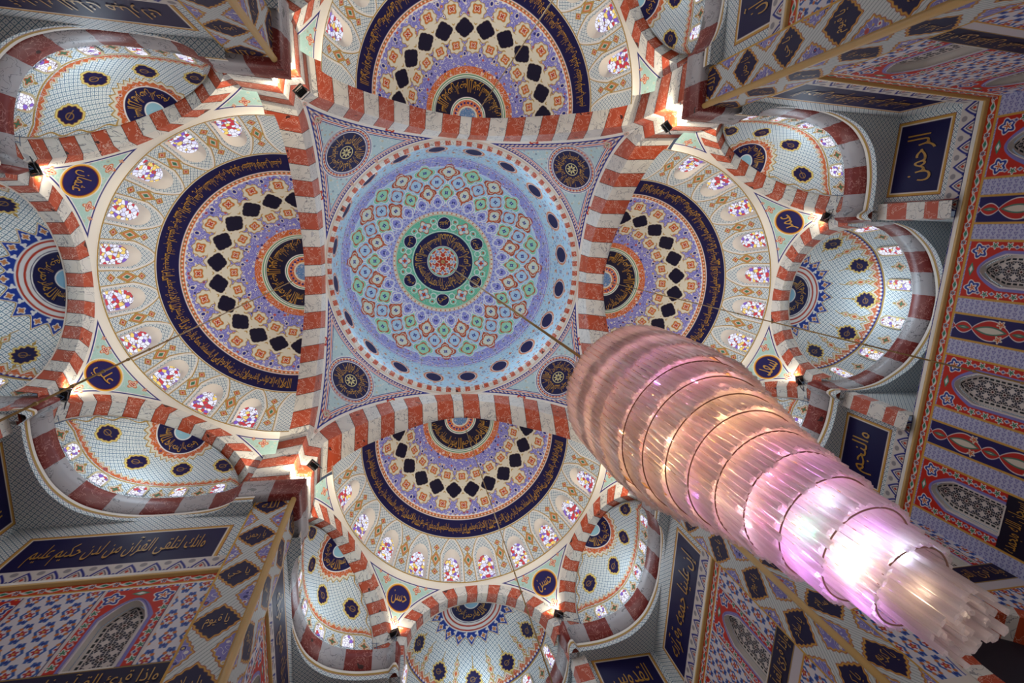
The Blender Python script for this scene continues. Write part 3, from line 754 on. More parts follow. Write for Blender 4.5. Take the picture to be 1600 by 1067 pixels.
def offset(path, o):
    d = np.gradient(path, axis=0); 
    n = np.zeros_like(path)
    for i in range(len(path)):
        a_ = path[i] - path[i - 1] if i > 0 else np.array([1., 0]) * 1.; b_ = path[i + 1] - path[i] if i < len(path) - 1 else np.array([-1., 0])
        if i == 0: a_ = np.array([0, 1.])           # neighbouring arm joins at a right angle
        if i == len(path) - 1: b_ = np.array([0, -1.]) * -1 if False else np.array([0, 1.]) * 1.
        a_ = a_ / (np.linalg.norm(a_) + 1e-9); b_ = b_ / (np.linalg.norm(b_) + 1e-9)
        na, nb_ = np.array([-a_[1], a_[0]]), np.array([-b_[1], b_[0]]); v = na + nb_; L_ = np.linalg.norm(v)
        v = v / (L_ + 1e-9); n[i] = v / max(v.dot(na), .5)
    return path + n * o      # positive o = to the left of travel = outwards (travel from +y side along x)
def path_clean(o):
    Q = offset(path, o); 
    Q[0] = (path[0][0] + o, path[0][1] + o); Q[-1] = (path[-1][0] + o, path[-1][1] - o); return Q
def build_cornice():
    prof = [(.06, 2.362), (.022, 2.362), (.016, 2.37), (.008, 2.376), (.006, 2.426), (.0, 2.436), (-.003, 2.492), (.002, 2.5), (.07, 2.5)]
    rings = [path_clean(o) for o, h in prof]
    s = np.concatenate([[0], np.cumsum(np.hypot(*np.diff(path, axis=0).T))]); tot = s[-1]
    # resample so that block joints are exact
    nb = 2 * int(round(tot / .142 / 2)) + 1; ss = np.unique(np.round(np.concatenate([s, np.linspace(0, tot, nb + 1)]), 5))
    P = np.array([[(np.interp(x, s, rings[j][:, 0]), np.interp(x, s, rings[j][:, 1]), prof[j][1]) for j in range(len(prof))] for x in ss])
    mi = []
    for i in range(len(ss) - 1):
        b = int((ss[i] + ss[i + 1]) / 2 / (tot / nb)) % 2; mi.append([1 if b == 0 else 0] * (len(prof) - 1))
    return grid_mesh('cornice', P, [WHITE_SHADE, RED_SHADE], midx=mi, smooth=False)
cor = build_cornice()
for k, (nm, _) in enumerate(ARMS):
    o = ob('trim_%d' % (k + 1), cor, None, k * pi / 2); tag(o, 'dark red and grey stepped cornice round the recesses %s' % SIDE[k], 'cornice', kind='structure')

# strip below the cornice and flat corner soffits
def build_skirt():
    Q = path_clean(.010); s = np.concatenate([[0], np.cumsum(np.hypot(*np.diff(Q, axis=0).T))]); n = 700; m = 40
    ss = np.linspace(0, s[-1], n)[:, None] + np.zeros((1, m)); hh = np.linspace(2.366, 2.298, m)[None] + np.zeros((n, 1))
    P = np.stack([np.interp(ss, s, Q[:, 0]), np.interp(ss, s, Q[:, 1]), hh], -1)
    p = Pt((n, m), WT, (1, 0)); p.put(2.346 - hh, (232, 226, 216)); p.put(np.abs(hh - 2.344) - .006, GD); p.put(np.abs(hh - 2.336) - .0015, (150, 50, 30))
    x0 = P[..., 0]
    return grid_mesh('skirt', P, [PAINT], p.c, p.w, np.stack([ss, hh], -1), hole=(x0 < 1.10))
def poly_region(poly, h, name):
    V = [(x, y, h) for x, y in poly]; me = raw_mesh(name, T(V), [tuple(range(len(V)))], [PAINT])
    N = len(V); a_ = me.color_attributes.new('col', 'FLOAT_COLOR', 'POINT'); a_.data.foreach_set('color', np.tile([.8, .8, .8, 1.], N).astype(np.float32))
    a_ = me.color_attributes.new('wts', 'FLOAT_COLOR', 'POINT'); a_.data.foreach_set('color', np.tile([1., 0, 0, 1.], N).astype(np.float32))
    l = me.uv_layers.new(name='uv')
    for lp in me.loops: l.data[lp.index].uv = V[lp.vertex_index][:2]
    return me
skirt = build_skirt()
dq = [p for p in (np.array(catmull(DIAG, 5)))]
soff_d = poly_region([(1.1, .99)] + [(1.1, .905), (1.19, .905)] + [tuple(p) for p in dq] + [(1.99, .50), (2.01, .50), (2.01, .99)], 2.299, 'soffit')
soff_a = poly_region([tuple(p) for p in np.array(axi)] + [(2.56, 0), (2.56, .50), (1.93, .50)], 2.299, 'soffit')
def mirror_mesh(me, nm):
    m2 = me.copy(); n = len(m2.vertices); co = np.empty(n * 3, np.float32); m2.vertices.foreach_get('co', co); co = co.reshape(-1, 3); co[:, 1] *= -1; m2.vertices.foreach_set('co', co.ravel()); m2.flip_normals(); m2.update(); return m2
soff_d2, soff_a2 = mirror_mesh(soff_d, 's'), mirror_mesh(soff_a, 's')
for k, (nm, _) in enumerate(ARMS):
    o = ob('wall_%s_crown' % nm, skirt, None, k * pi / 2); tag(o, 'trellis painted curved wall strip under the cornice ' + SIDE[k], 'wall', kind='structure')
    for me in (soff_d, soff_d2, soff_a, soff_a2): ob('corner_soffit', me, o)

# ------------------------------------------------------------------ exedra vaults
def build_exedra(axial):
    n, m = (380, 260)
    if axial:
        pl = np.array([(DI + XS - .005, .47)] + [tuple(q) for q in np.array(axi)[4:]]); pl = np.vstack([pl, pl[:-1][::-1] * [1, -1]]); P0 = np.array([XS + DI - .005, 0.]); H = .435
    else:
        pl = np.array([(1.222, 1.02), (1.238, .975)] + [tuple(q) for q in dq if 1.26 < q[0] and q[1] > .64] + [(1.945, .607)]); ang = radians(60); P0 = np.array(loc2(ang, DI - .01, -.03)); H = .43
        pl = pl[::-1]
    c_ = P0; pl = c_ + (pl - c_) * 1.02
    globals()['PLD'] = pl
    s = np.concatenate([[0], np.cumsum(np.hypot(*np.diff(pl, axis=0).T))]); u = np.linspace(0, 1, n)
    bx = np.interp(u * s[-1], s, pl[:, 0]); by = np.interp(u * s[-1], s, pl[:, 1])
    bx, by = bx[:, None] + np.zeros((1, m)), by[:, None] + np.zeros((1, m)); tau = np.linspace(.002, pi / 2 + .0, m)[None] + np.zeros((n, 1)); U = u[:, None] + np.zeros((1, m))
    x = P0[0] + (bx - P0[0]) * np.sin(tau); y = P0[1] + (by - P0[1]) * np.sin(tau); h = 2.49 + H * np.cos(tau)
    P = np.stack([x, y, h], -1); pole = np.array([P0[0], P0[1], 2.49 + H])
    d3 = np.linalg.norm(P - pole, axis=-1); rho = tau / (pi / 2); Ls = s[-1]
    sx = (U - .5) * Ls * np.sin(tau); AM = .80 if axial else .60
    if axial: sx = -sx
    ta = np.arctan2(sx, np.maximum(rho, .01) * .5)
    p = Pt((n, m), WT, (1, 0)); Y = (1 - rho) * .62       # height-like coordinate from the ring up
    th = U * pi
    # window belt and border
    gl_ = .155 if axial else .105
    nsc = 26 if axial else 30; am = 1. if axial else .62
    zz = np.abs(fold(U * 2 * pi, nsc)) / (pi / nsc)
    b0 = gl_ + .006
    p.put(np.maximum(b0 - Y, Y - b0 - am * (.034 + .030 * (1 - zz))), GD); p.put(np.maximum(b0 - Y, Y - b0 - am * (.027 + .030 * (1 - zz))), CR); p.put(np.maximum(b0 - Y, Y - b0 - am * (.018 + .026 * (1 - zz))), OR, (0, .6))
    if axial:
        p.line(Y - gl_ - .006, .012, DB); p.put(np.hypot(fold(U * 2 * pi, 60) * Ls / 2 / pi, Y - gl_ - .014) - .007, WT)
    p.put(Y - gl_, WT, (1, 0)); p.line(Y - gl_ + .002, .009, GD); p.line(Y - gl_ + .009, .003, WT)
    # small gold cusps following the arch edge
    for e_ in (U, 1 - U):
        wv = .016 + .010 * np.cos(rho * 36)
        p.put(np.maximum(np.maximum(e_ * Ls * np.sin(tau) - wv, gl_ + .02 - Y), -1), GD) ; p.put(np.maximum(e_ * Ls * np.sin(tau) - wv + .008, gl_ + .02 - Y), WT, (1, 0))
    # crown
    a_ = np.arctan2(P[..., 1] - P0[1], P[..., 0] - P0[0])
    if axial:
        zs = 1 - np.abs(fold(a_, 18)) / (pi / 18); st = .225 + .05 * zs ** 1.4
        p.put(d3 - st - .010, GD); p.put(d3 - st - .004, WT); p.put(d3 - st, (32, 60, 150)); fl = fold(a_, 18) * d3
        p.put(lobed(fl, d3 - .236, .016, 4, .25), WT); p.put(lobed(fl, d3 - .236, .011, 4, .25), (196, 130, 80)); p.put(lobed(fold(a_, 18, pi / 18) * d3, d3 - .212, .011, 3, .3), WT)
        for q, c2 in ((.2, WT), (.192, RD), (.184, WT), (.166, RD), (.157, WT), (.143, (30, 20, 60)), (.140, WT), (.134, NV)): p.put(d3 - q, c2)
        p.put(d3 - .050, WT); p.put(d3 - .044, (140, 190, 214))
    else:
        zz2 = np.abs(fold(a_, 26)) / (pi / 26)
        p.put(d3 - .158 - .020 * (1 - zz2), GD); p.put(d3 - .152 - .018 * (1 - zz2), CR); p.put(d3 - .141 - .012 * (1 - zz2), OR, (0, .6)); p.put(d3 - .122, WT); p.put(d3 - .116, NV); p.put(d3 - .044, WT); p.put(d3 - .038, (150, 196, 212))
    # plaques with gold frames
    if axial: PL = [(.13, .56), (.32, .60), (.68, .60), (.87, .56), (.5, .62)]
    else: PL = [(.12, .60), (.37, .60), (.63, .60), (.88, .60)]
    if axial:
        for uu in (.22, .41, .59, .78):
            X = (U - uu) * Ls * np.sin(tau)
            p.put(np.maximum(np.abs(X - .006 * np.sin(Y * 90)) - .0028, band(Y, gl_ + .03, .36)), GD)
            for yy, s_ in ((.225, .8), (.262, 1.1), (.305, .8)):
                q = rhomb(X, Y - yy, .017 * s_, .024 * s_); p.put(q - .004, GD); p.put(q + .001, CR); p.put(q + .006, OR)
    for uu, rr in PL:
        X = (U - uu) * Ls * np.sin(tau); Yl = (rho - rr) * AM
        if axial: p.put(np.maximum(np.abs(X) - .0025, band(rho, .44, .74)), GD); p.put(rhomb(X, Yl - .075, .009, .016), GD); p.put(rhomb(X, Yl + .075, .009, .016), GD)
        k_ = .040 if axial else .036; ax_, ay_ = np.abs(X), np.abs(Yl) * .92
        q = np.maximum(np.maximum(ax_, ay_ * .96) , (ax_ + ay_) * .70) - k_ + .004 * np.cos(np.arctan2(ay_, ax_) * 12) * (1 if axial else .5) - .006 * np.exp(-((ax_ / .010) ** 2)) * (ay_ > ax_)
        p.put(q - .013, GD); p.put(q - .010, (228, 208, 120)); p.put(q - .003, (120, 60, 30)); p.put(q, NV)
        p.put(np.maximum(np.abs(np.hypot(X + .006, Yl) - .015) - .0018, -.001 + 0 * X), (170, 128, 52)); p.put(np.maximum(np.abs(Yl + .4 * X) - .0016, np.abs(X) - .022), (170, 128, 52))
    # motif columns between the windows
    nw = 5 if not axial else 6; wt = .105 if axial else .062
    for i in range(nw + 1):
        uu = (i) / nw * .9 + .05; X = (U - uu) * Ls * np.sin(tau); Yl = Y - wt * .6
        q = lobed(X, Yl, .024, 4, .2); p.put(q - .004, GD); p.put(q, CR); p.put(q + .007, OR); p.put(q + .013, (70, 120, 90)); p.put(rhomb(X, Yl - .036, .008, .012), GD)
    uv = np.stack([rho * .60 * np.cos(a_), rho * .60 * np.sin(a_)], -1) if axial else np.stack([sx, (1 - rho) * .62], -1)
    me = grid_mesh('exedra', P, [PAINT], p.c, p.w, uv)
    # windows
    W = []
    for i in range(nw):
        uu = (i + .5) / nw * .9 + .05; hw = .030; pts = []
        for t in np.linspace(0, pi, 13): pts.append((hw * cos(t), wt + hw * sin(t)))
        pts = [(hw, .02)] + pts + [(-hw, .02)]
        def pos(q, ins, grow=0.):
            uq = uu + q[0] * (1 + grow) / Ls; bxq = np.interp(uq * s[-1], s, pl[:, 0]); byq = np.interp(uq * s[-1], s, pl[:, 1]); rq = 1 - (q[1] + grow * (.02 if q[1] > .03 else 0)) / .62; tq = rq * pi / 2
            v = np.array([P0[0] + (bxq - P0[0]) * sin(tq), P0[1] + (byq - P0[1]) * sin(tq), 2.49 + H * cos(tq)]); d_ = np.array([v[0] - P0[0], v[1] - P0[1], 0]); d_ /= np.linalg.norm(d_); return v - d_ * ins
        N = len(pts); fr = MB(); Vv = [pos(q, .006, .32) for q in pts] + [pos(q, .010, .16) for q in pts] + [pos(q, .003, 0) for q in pts]
        fr.add(Vv, [(i_, (i_ + 1), N + (i_ + 1), N + i_) for i_ in range(N - 1)] + [(N + i_, N + (i_ + 1), 2 * N + (i_ + 1), 2 * N + i_) for i_ in range(N - 1)])
        pn = MB(); pn.add([pos(q, .004) for q in pts], [tuple(range(N))])
        W.append((fr.mesh('window_frame', [GOLD if False else plain('cream_frame', L(228, 214, 170), .5) if not bpy.data.materials.get('cream_frame') else bpy.data.materials['cream_frame']]), pn.mesh('pane', [PANE2]), uu))
    return me, W, pole, P0
ex_a, W_a, pole_a, c_a = build_exedra(True); ex_d, W_d, pole_d, c_d = build_exedra(False)
ex_d2 = mirror_mesh(ex_d, 'e'); W_d2 = [(mirror_mesh(a_, 'w'), mirror_mesh(b_, 'p'), u_) for a_, b_, u_ in W_d]
def crown_text(axial, R0, hgt, span, word):
    if axial:
        pl = np.array([(DI + XS - .005, .47)] + [tuple(q) for q in np.array(axi)[4:]]); pl = np.vstack([pl, pl[:-1][::-1] * [1, -1]]); P0, H = c_a, .435
    else: P0, H = c_d, .43; pl = PLD
    def fn(tt, u):
        # tt: azimuth in plan round the pole, u: towards the pole
        az = np.arctan2(pl[:, 1] - P0[1], pl[:, 0] - P0[0]); rr = np.hypot(pl[:, 0] - P0[0], pl[:, 1] - P0[1]); o = np.argsort(az)
        RR = np.interp(tt, az[o], rr[o]); taus = np.linspace(0, pi / 2, 200); out = []
        for t_, u_, r_ in zip(tt, u, RR):
            dd = np.hypot(r_ * np.sin(taus), H * (1 - np.cos(taus))); ta_ = np.interp(R0 - u_, dd, taus)
            out.append((P0[0] + r_ * sin(ta_) * cos(t_) * .985, P0[1] + r_ * sin(ta_) * sin(t_), 2.49 + H * cos(ta_) - .003))
        return np.array(out)
    c0 = 0. if axial else radians(60); mb = MB(); ring_text(mb, word, fn, c0 - span, c0 + span, hgt); return mb.mesh('lettering', [INK])
ca_me = crown_text(True, .090, .058, radians(84), 'بسم الله الرحمن الرحيم')
cd_me = crown_text(False, .080, .055, radians(84), 'بسم الله الرحمن الرحيم')
cd_me2 = mirror_mesh(cd_me, 'l')
for k, (nm, _) in enumerate(ARMS):
    for me, W, tx_, cm, lab in ((ex_a, W_a, 'white end recess vault with blue star crown', ca_me, 'axial'), (ex_d, W_d, 'white corner vault with zigzag crown, clockwise side', cd_me, 'd'), (ex_d2, W_d2, 'white corner vault with zigzag crown, anticlockwise side', cd_me2, 'd')):
        r_ = empty('recess_vault', (0, 0, 0), k * pi / 2); tag(r_, '%s, bay %s' % (tx_, SIDE[k]), 'vault', 'recess vaults under the half domes')
        ob('vault_shell', me, r_)
        ob('crown_inscription', cm, r_)
        for a_, b_, _u in W: fo_ = ob('window_frame', a_, r_); ob('pane', b_, fo_)

# ------------------------------------------------------------------ walls
def saw(p, X, H_, h0):
    zz = np.abs(((X + 10) % .082) / .082 - .5) * 2       # 1 at cell edges
    p.put(h0 + .022 - H_ if False else band(H_, h0 - .01, h0 + .078), (214, 208, 202))
    p.put(band(H_, h0 - .01, h0 + .012), (214, 208, 202)); p.put(band(H_, h0 + .008, h0 + .017 + .004 * np.cos(X * 2 * pi / .0137)), DB)
    Xc = ((X + 10) % .082) - .041; Yc = H_ - h0 - .015; tooth = lambda w_, t_: np.maximum((np.abs(Xc) / w_ + np.clip(Yc / t_, 0, 2) ** 1.3 - 1) * w_ * .6, -Yc - .002)
    p.put(tooth(.034, .052), DB); p.put(tooth(.026, .040), (222, 216, 208)); p.put(tooth(.019, .031), (70, 60, 90)); p.put(tooth(.015, .025), (216, 206, 196)); p.put(rhomb(Xc, Yc - .009, .007, .009), RD)
    Xe = ((X + 10 + .041) % .082) - .041; p.put(np.hypot(Xe, H_ - h0 - .058) - .012, (150, 146, 150))
def scroll(p, X, H_, h0, h1):
    hc = (h0 + h1) / 2; p.put(band(H_, h0, h1), (206, 66, 30)); ph = X * 2 * pi / .075
    y = hc + .008 * np.sin(ph); p.put(np.maximum(np.abs(H_ - y) - .0035, band(H_, h0, h1)), WT)
    Xc = ((X + 10) % .075) - .0375; q = lobed(Xc, H_ - hc, .0115, 6, .2); p.put(q, WT); p.put(q + .004, (40, 50, 110)); p.put(q + .008, OR)
    Xe = ((X + 10 + .0375) % .075) - .0375; q = rhomb(Xe, H_ - hc, .016, .007); p.put(q - .003, WT); p.put(q, (50, 130, 100))
def floral(p, X, H_, m, base=(214, 216, 226), mode=0):
    """white tile with blue, red and green sprigs, limited to mask sdf m"""
    if mode == 0:
        cw, ch = .058, .085
        iy = np.floor(H_ / ch); Xc = ((X + 10 + .5 * cw * (iy % 2)) % cw) - cw / 2; Yc = H_ - (iy + .5) * ch
        p.put(m, (222, 220, 226)); p.put(np.maximum(m, np.abs(np.abs(Xc) - (.022 - .016 * np.abs(np.sin(Yc / ch * pi)))) - .0042), (50, 92, 170))
        p.put(np.maximum(m, lobed(Xc, Yc, .011, 5, .3)), (176, 50, 60)); p.put(np.maximum(m, np.hypot(Xc, Yc) - .004), (220, 170, 70))
        p.put(np.maximum(m, np.hypot(np.abs(Xc) - .012, np.abs(Yc) - .02) - .006), (206, 120, 60)); p.put(np.maximum(m, rhomb(Xc, np.abs(Yc) - .03, .006, .009)), (44, 60, 140))
    else:
        p.put(m, (186, 190, 216)); cw = .021
        iy = np.floor(H_ / cw); Xc = ((X + 10 + .5 * cw * (iy % 2)) % cw) - cw / 2; Yc = H_ - (iy + .5) * cw
        p.put(np.maximum(m, np.abs(lobed(Xc, Yc, .0050, 3, .4)) - .0012), (84, 76, 160)); p.put(np.maximum(m, np.hypot(np.abs(Xc) - .012, Yc) - .0025), (120, 120, 180))
def redpanel(p, X, H_, xc, hw, h0, h1):
    m = np.maximum(np.abs(X - xc) - hw, band(H_, h0, h1)); p.put(m, (196, 44, 28))
    for s_ in (-1, 1):
        q = lobed(X - xc - s_ * hw * .66, H_ - h1 + .042, .026, 5, .2, .3); p.put(np.maximum(m, q - .005), WT); p.put(q, (34, 60, 150)); p.put(q + .010, WT); p.put(q + .017, OR)
        for hh in np.arange(h0 + .03, h1 - .09, .055):
            q = lobed(X - xc - s_ * hw * .86, H_ - hh, .013, 5, .3); p.put(np.maximum(m, q), WT); p.put(q + .005, (60, 120, 90)); q = rhomb(X - xc - s_ * hw * .82, H_ - hh - .028, .010, .014); p.put(q, (206, 196, 200)); p.put(q + .004, (60, 70, 150))
    q = rhomb(X - xc, H_ - h1 + .022, .03, .012); p.put(q, (60, 140, 110)); p.put(q + .004, WT)
    # lilac surround and white reveal of the arched opening
    top = h1 - .045; hwO = hw * .70
    def arch(w_, t_): yy = np.clip((t_ - H_) / .09, 0, 1); return np.maximum(np.abs(X - xc) - w_ * yy ** .55, H_ - t_)
    p.put(np.maximum(arch(hwO, top), h0 - H_), (128, 124, 190)); p.put(np.maximum(arch(hwO - .012, top - .012), h0 - H_), (216, 208, 206))
    return arch
def navyband(p, X, H_, xc, hw, h0, h1):
    m = np.maximum(np.abs(X - xc) - hw, band(H_, h0, h1)); p.put(m, (34, 28, 92)); x = (X - xc) / hw
    per = .215; pp = (h1 - .045 - H_ + per * 3) % per; big = (pp > .035) & (pp < per - .035); t_ = np.where(big, (pp - .035) / (per - .07), np.where(pp <= .035, pp / .07 + .5, (pp - per + .035) / .07)); amp = np.where(big, .78, .42); lens = amp * np.sin(pi * np.clip(t_, 0, 1)) ** .8
    e = (np.abs(x) - lens) * hw; p.put(np.maximum(m, e - .004), WT); p.put(np.maximum(m, e), (186, 44, 36))
    e2 = (np.abs(x) - lens * .62 + .12) * hw; p.put(np.maximum(m, e2), (70, 120, 100)); p.put(np.maximum(m, e2 + .006), (214, 206, 190))
    for s_ in (-1, 1):
        Yc = ((h1 - H_ + .12 * per) % (per)) - .0; q = lobed(X - xc - s_ * hw * .6, np.minimum(Yc, per - Yc), .014, 5, .3); p.put(np.maximum(m, q), CR); p.put(q + .006, OR) if False else p.put(np.maximum(m, q + .006), OR)
def goldline(p, d, wd=.007): p.line(d, wd, (206, 160, 70)); 
PANELH = (1.985, 2.195)
def navy_panel(p, X, H_, x0, x1, h0, h1):
    m = np.maximum(band(X, x0, x1), band(H_, h0, h1)); p.put(m - .022, (120, 40, 20)); p.put(m - .019, (206, 160, 76)); p.put(m - .008, (226, 220, 210)); p.put(m - .002, (90, 70, 90)); p.put(m, (22, 18, 70))
LOW = 1.02
def build_side_wall():
    """y = WY plane, x 1.11..1.99, painted"""
    n = 470; hs = np.concatenate([np.linspace(2.33, LOW, 720)]); m = len(hs)
    X = np.linspace(1.105, EX, n)[:, None] + np.zeros((1, m)); H_ = hs[None] + np.zeros((n, 1))
    P = np.stack([X, 0 * X + WY, H_], -1); p = Pt((n, m), WT, (1, 0))
    navy_panel(p, X, H_, 1.175, 1.875, *PANELH)
    saw(p, X, H_, 1.915)
    p.put(H_ - 1.885, (204, 150, 70)); scroll(p, X, H_, 1.848, 1.882); p.put(H_ - 1.848, (206, 160, 70)); p.put(H_ - 1.842, WT)
    floral(p, X, H_, H_ - 1.835)
    for xc in (1.335, 1.81): redpanel(p, X, H_, xc, .118, 1.47, 1.826)
    for x_ in (1.217, 1.453, 1.692, 1.928): p.put(np.maximum(np.abs(X - x_) - .006, band(H_, 1.47, 1.835)), (216, 208, 206)); p.put(np.maximum(np.abs(X - x_ - .006) - .0015, band(H_, 1.47, 1.835)), (60, 50, 90))
    p.put(band(H_, 1.375, 1.475), (30, 24, 60)); p.put(band(H_, 1.33, 1.375), (206, 200, 204)); p.line(H_ - 1.33, .008, (206, 150, 60))
    p.put(np.abs(H_ - 1.472) - .002, GD); p.put(np.abs(H_ - 1.378) - .002, GD)
    uv = np.stack([X, H_], -1)
    hole = np.zeros((n, m), bool)
    for xc in (1.335, 1.81):
        top = 1.826 - .06; yy = np.clip((top - H_) / .09, 0, 1); hole |= (np.abs(X - xc) < (.118 * .70 - .02) * yy ** .55) & (H_ < top) & (H_ > 1.478)
    AX_, AR_, AH_ = 1.56, .235, 1.0
    dd = np.where(H_ > AH_, np.hypot(X - AX_, H_ - AH_), np.abs(X - AX_)); p.put(dd - AR_ - .075, (222, 216, 206)); p.line(dd - AR_ - .078, .004, (60, 70, 150)); hole |= dd < AR_ + .03
    return grid_mesh('side_wall', P, [PAINT], p.c, p.w, uv, hole=hole, smooth=False)
def build_low_arch():
    AX_, AR_, AH_ = 1.56, .235, 1.0; V, F, mi = [], [], []
    st = [(AX_ - AR_, h, -1., 0.) for h in np.linspace(-.2, AH_, 13)] + [(AX_ - AR_ * cos(t), AH_ + AR_ * sin(t), -cos(t), sin(t)) for t in np.linspace(0, pi, 22)[1:-1]] + [(AX_ + AR_, h, 1., 0.) for h in np.linspace(AH_, -.2, 13)]
    for x, h, nx, nh in st:
        V += [(x + nx * .062, WY - .001, h + nh * .062), (x + nx * .058, WY - .012, h + nh * .058), (x, WY - .012, h), (x, WY + .09, h)]
    for i in range(len(st) - 1):
        o = 4 * i; F += [(o, o + 1, o + 5, o + 4), (o + 1, o + 2, o + 6, o + 5), (o + 2, o + 3, o + 7, o + 6)]; mi += [i % 2] * 3
    mb = MB(); mb.box((AX_, WY + .095, .5), (2 * AR_ + .1, .01, 1.5))
    return raw_mesh('low_arch', T(V), F, [WHITE, RED], mi), mb.mesh('recess_back', [plain('dark_wood', L(40, 36, 50), .6)])  # back sheet of the opening, shade put into its dark colour
EWIN = [-.7565, -.2485, .2615, .770]
def build_end_wall():
    n, m = 900, 560
    Y = np.linspace(-WY, WY, n)[:, None] + np.zeros((1, m)); H_ = np.linspace(1.93, LOW, m)[None] + np.zeros((n, 1))
    P = np.stack([0 * Y + EX, Y, H_], -1); p = Pt((n, m), WT, (1, 0)); X = Y
    saw(p, X, H_, 1.915)
    p.put(H_ - 1.885, (204, 150, 70)); scroll(p, X, H_, 1.848, 1.882); p.put(H_ - 1.848, (206, 160, 70)); p.put(H_ - 1.842, (206, 160, 70))
    floral(p, X, H_, H_ - 1.838, mode=1)
    for xc in EWIN: redpanel(p, X, H_, xc, .120, 1.375, 1.832); 
    for xc in EWIN:
        p.put(np.maximum(np.abs(X - xc) - .120, band(H_, LOW, 1.476)), (24, 18, 40)); 
    for xc in (-.502, .005, .512): navyband(p, X, H_, xc, .053, 1.30, 1.834)
    for y_ in [e + s_ * .124 for e in EWIN for s_ in (-1, 1)] + [c_ + s_ * .057 for c_ in (-.502, .005, .512) for s_ in (-1, 1)]:
        p.put(np.maximum(np.abs(X - y_) - .0045, H_ - 1.838), (206, 158, 70))
    p.put(band(H_, 1.26, 1.30), (206, 200, 204)); p.line(H_ - 1.26, .008, (206, 150, 60)); floral(p, X, H_, H_ - 1.255)
    hole = np.zeros((n, m), bool)
    for xc in EWIN:
        top = 1.832 - .06; yy = np.clip((top - H_) / .09, 0, 1); hole |= (np.abs(X - xc) < (.120 * .70 - .02) * yy ** .55) & (H_ < top) & (H_ > 1.478)
    return grid_mesh('end_wall', P, [PAINT], p.c, p.w, np.stack([X, H_], -1), hole=hole, smooth=False)
def build_end_upper(sg):
    n, m = 230, 210
    Y = np.linspace(.50, WY, n)[:, None] + np.zeros((1, m)); H_ = np.linspace(2.33, 1.925, m)[None] + np.zeros((n, 1)); P = np.stack([0 * Y + EX, sg * Y, H_], -1)
    p = Pt((n, m), WT, (1, 0)); navy_panel(p, Y, H_, .60, .915, 2.035, 2.27); saw(p, Y * sg, H_, 1.915)
    p.put(np.abs(Y - .553) - .002, (140, 30, 24))
    return grid_mesh('end_wall_upper', P, [PAINT], p.c, p.w, np.stack([Y, H_], -1), smooth=False)
def build_niche():
    mb = []
    n, m = 60, 60
    # recess walls behind the end wall: sides and back
    Q = np.array([(EX - .02, .475), (2.555, .475), (2.555, -.475), (EX - .02, -.475)]); s = np.concatenate([[0], np.cumsum(np.hypot(*np.diff(Q, axis=0).T))])
    ss = np.unique(np.concatenate([s, np.linspace(0, s[-1], 40)])); H = np.linspace(2.33, 1.93, 8)
    P = np.array([[(np.interp(x, s, Q[:, 0]), np.interp(x, s, Q[:, 1]), h) for h in H] for x in ss]); sh = P.shape[:2]
    return grid_mesh('niche', P, [PAINT], np.full(sh + (3,), .85), np.tile([1., 0], sh + (1,)), np.stack([np.tile(ss[:, None], (1, len(H))), P[..., 2]], -1), smooth=False)
def build_band_pilaster():
    """vertical striped band beside the recess of the end wall"""
    V, F, mi = [], [], []; J = MB(); hs = [2.415, 2.33, 2.245, 2.14, 2.05, 1.985, 1.925]
    for i in range(len(hs) - 1):
        o = len(V)
        for h in (hs[i], hs[i + 1]): V += [(EX + .03, .465, h), (1.965, .468, h), (1.955, .545, h), (EX + .01, .552, h)]
        F += [(o, o + 1, o + 5, o + 4), (o + 1, o + 2, o + 6, o + 5), (o + 2, o + 3, o + 7, o + 6)]; mi += [1 if i % 2 == 0 else 0] * 3
    return raw_mesh('striped_band', T(V), F, [WHITE, RED], mi)
def build_pier_side():
    """pier faces, y=PP for x PP..1.11 with calligraphy lozenges; the neighbouring face comes from the mirrored copy"""
    n = 90; hs = np.linspace(2.43, .72, 900); m = len(hs)
    X = np.linspace(PP, 1.108, n)[:, None] + np.zeros((1, m)); H_ = hs[None] + np.zeros((n, 1)); P = np.stack([X, 0 * X + PP, H_], -1)
    p = Pt((n, m), (216, 218, 216), (0, 0)); xc = (PP + .012 + 1.108) / 2; x = (X - xc) / .074; per = .245; ph = (2.33 - H_) / per
    p.put(np.full((n, m), -1.), (210, 216, 214), (0, .0)); p.put(np.abs(((X * 60 + H_ * 45) % 1) - .5) * .016 - .0012, (120, 140, 140))
    k = np.floor(ph + .5); f_ = ph - k      # lozenges centred at integers
    def loz(fx, fy, a, b): q = (np.abs(fx) / a) ** 1.15 + (np.abs(fy) / b) ** 1.15 - 1; return q * .052
    fy = f_ * per; fx = X - xc
    q = loz(fx, fy, .066, .070) - .0025 * np.cos(16 * np.arctan2(fy, fx)); p.put(q - .010, (150, 50, 30)); p.put(q - .0075, (206, 160, 70)); p.put(q - .001, (150, 60, 40)); p.put(q, (26, 20, 66))
    f2 = ph - np.floor(ph) - .5
    for s_ in (-1, 1):
        fx2 = X - xc - s_ * .090; q = loz(fx2, f2 * per, .058, .080) - .0025 * np.cos(16 * np.arctan2(f2 * per, fx2))
        p.put(q - .010, (150, 50, 30)); p.put(q - .0075, (206, 160, 70)); p.put(q - .001, (132, 128, 196), (0, .9))
    p.put(1.100 - X, (206, 160, 70)); p.put(X - PP - .014, (206, 160, 70))
    return grid_mesh('pier_face', P, [PAINT], p.c, p.w, np.stack([X, H_], -1), smooth=False)
